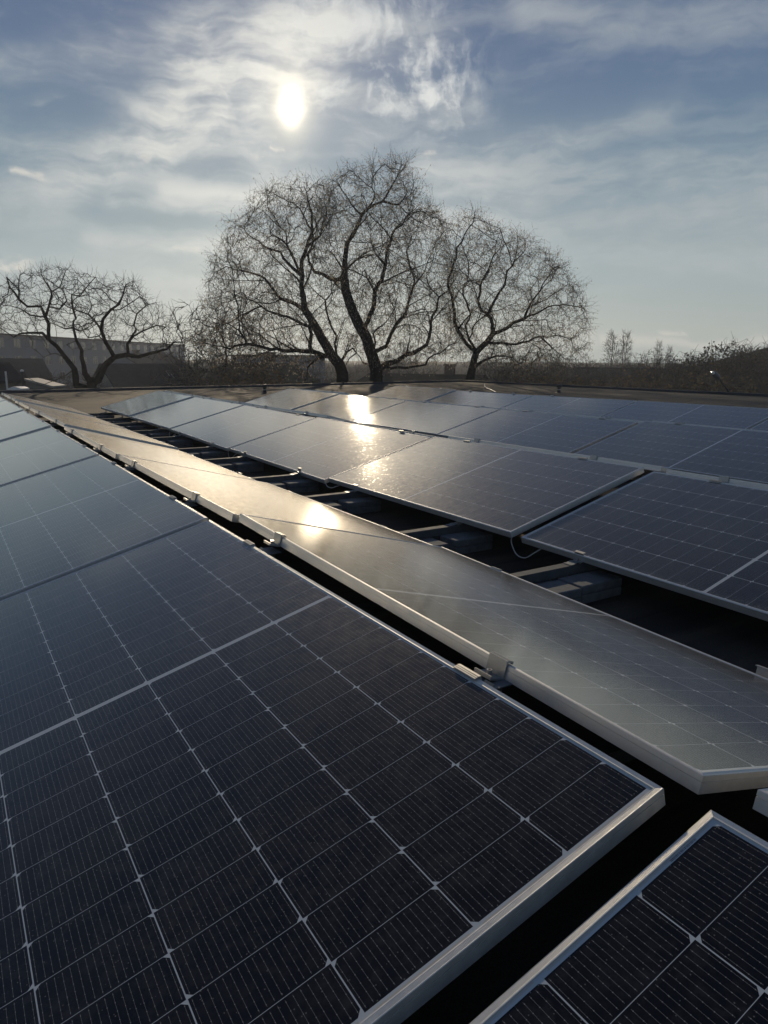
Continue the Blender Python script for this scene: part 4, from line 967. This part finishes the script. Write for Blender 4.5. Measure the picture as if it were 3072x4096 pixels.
# small yard behind the far left of the roof
sh = house('garden_shed', 'old wooden shed with a sloping roof at the far left', -160, 60, 1462, 1525, 40, 42, 4, 'wall', 'roofdark', cat='shed')
pp_ = MB(); pb = at(22, 1486, 39.5); pp_.tube([Vector((0, 0, 0)), Vector((0, 0, pb.z - GROUND))], [.05, .05], 8)
po = pp_.build('white_pole', M['sheetlight']); po.location = (pb.x, pb.y, GROUND); tag(po, 'thin pale pole in front of the wooden shed', 'pole')
st = empty('stove_pipe'); pb = at(88, 1486, 38); st.location = (pb.x, pb.y, GROUND)
h_ = pb.z - GROUND; q = MB(); q.tube([Vector((0, 0, 0)), Vector((0, 0, h_))], [.075, .075], 10); q.build('pipe', M['black'], st)
q = MB(); q.tube([Vector((0, 0, h_ + .002)), Vector((0, 0, h_ + .06)), Vector((0, 0, h_ + .11))], [.10, .10, .03], 10); q.build('cap', M['sheetlight'], st)
tag(st, 'black stove pipe with a pale cap right of the wooden shed', 'chimney pipe')
ln = empty('lean_to'); a, b2 = at(95, 1521, 38), at(195, 1553, 37.5); ln.location = (a.x, a.y, GROUND)
q = MB(); zz0, zz1 = a.z - GROUND, b2.z - GROUND; Lx = b2.x - a.x
q.prism([(0, zz0), (Lx, zz1), (Lx, zz1 + .09), (0, zz0 + .09)], 0, 1.6, 'y'); q.build('roof', M['dullsheet'], ln, fix=True)
q = MB(); q.prism([(.04, 0), (Lx - .04, 0), (Lx - .04, zz1 - .015), (.04, zz0 - .005)], .1, 1.5, 'y'); q.build('wall', M['wall'], ln, fix=True)
tag(ln, 'small lean-to with a pale sloping sheet roof beside the stove pipe', 'lean-to')
cv = empty('covered_pile'); a = at(74, 1553, 36); cv.location = (a.x, a.y, GROUND)
q = MB(); n_ = 14; hp = at(74, 1546, 36).z - GROUND
vs = [(-.34 + .68 * i / n_, y_, (hp - .10 + .10 * sin(pi * (i + .6) / (n_ + 1)) + .02 * noise.noise(Vector((i * .6, y_, 0))) if lv else 0)) for lv in (0, 1) for y_ in (-.4, .4) for i in range(n_ + 1)]
k_ = n_ + 1; fs = []
for i in range(n_): fs += [(2 * k_ + i, 2 * k_ + i + 1, 3 * k_ + i + 1, 3 * k_ + i), (i, i + 1, 2 * k_ + i + 1, 2 * k_ + i), (k_ + i, 3 * k_ + i, 3 * k_ + i + 1, k_ + i + 1)]
fs += [(0, 2 * k_, 3 * k_, k_), (n_, k_ + n_, 3 * k_ + n_, 2 * k_ + n_)]
q.add(vs, fs); q.build('cover', M['sticker'], cv, fix=True); tag(cv, 'white covered pile catching the sun just above the roof edge at left', 'covered pile')

# street lamp leaning in from the right
hd = at(2860, 1500, 42); ft = at(2925, 1580, 42.4); lp = empty('street_lamp', (ft.x, ft.y, GROUND)); lo = lambda v: Vector((v.x - ft.x, v.y - ft.y, v.z - GROUND))
q = MB(); e_ = lo(ft); q.tube([Vector((.05, .1, 0)), Vector((.05, .1, e_.z - .25)), e_, lo(at(2879, 1519, 42.1))], [.07, .06, .05, .04], 8); q.build('pole', M['black'], lp, smooth=True)
q = MB(); a, b2 = lo(at(2879, 1519, 42.1)), lo(at(2850, 1488, 41.9)); dd = b2 - a
q.tube([a, a + dd * .12, a + dd * .35, a + dd * .7, a + dd * .95, b2], [.04, .11, .17, .17, .12, .06], 10); q.v = [tuple(v) for v in q.v]; q.build('lamp_head', M['lamp'], lp, smooth=True)
q = MB(); q.tube([b2 - dd * .14 + Vector((-.015, -.04, -.015)), b2 + dd * .05 + Vector((-.015, -.04, -.015))], [.10, .07], 10); q.build('lens', M['lens'], lp, smooth=True)
tag(lp, 'street lamp with a tilted flat head among the shrubs on the right', 'street lamp')

# ------------------------------------------------------------------ far wood and the air
def far_wood():
    rnd = random.Random(77); mb = MB()
    for i in range(5200):
        a = radians(rnd.uniform(-36, 36)); Y = rnd.uniform(150, 330); x0, y0 = sin(a) * Y, cos(a) * Y
        H = 4.3 + 2.2 * noise.noise(Vector((a * 22, Y * .01, 0))) + 1.0 * noise.noise(Vector((a * 75, Y * .02, 4))) + (Y - 150) * .004
        for s in range(6):
            x, y = x0 + rnd.gauss(0, .8), y0 + rnd.gauss(0, .8); h = H * rnd.uniform(.55, 1.1); w = rnd.uniform(.05, .16) * Y / 200; lx, ly = rnd.gauss(0, .9), rnd.gauss(0, .9)
            mb.add([(x - w, y, GROUND), (x + w, y, GROUND), (x + w * .8 + lx * .5, y + ly, GROUND + h * .6), (x + lx, y + ly, GROUND + h), (x - w * .8 + lx * .5, y + ly, GROUND + h * .6)], [(0, 1, 2, 3, 4)])
            x += w; mb.add([(x, y - w, GROUND + h * .3), (x, y + w, GROUND + h * .3), (x + lx * 1.2, y + ly + w * .3, GROUND + h * .9), (x + lx * 1.2, y + ly - w * .3, GROUND + h * .9)], [(0, 1, 2, 3)])
    o = mb.build('far_wood', M['brown']); tag(o, 'far bare wood along the horizon', 'wood', kind='stuff')
far_wood()
hz = MB(); hz.box(-330, 330, -60, 380, GROUND - 1, 16.5)
hm = bpy.data.materials.new('pale_haze'); hm.use_nodes = True; hm.node_tree.nodes.clear()
vo = hm.node_tree.nodes.new('ShaderNodeVolumePrincipled'); vo.inputs['Color'].default_value = (.80, .86, .95, 1); vo.inputs['Density'].default_value = .0008; vo.inputs['Anisotropy'].default_value = .35
mo = hm.node_tree.nodes.new('ShaderNodeOutputMaterial'); hm.node_tree.links.new(vo.outputs[0], mo.inputs['Volume'])
tag(hz.build('haze', hm), kind='stuff')
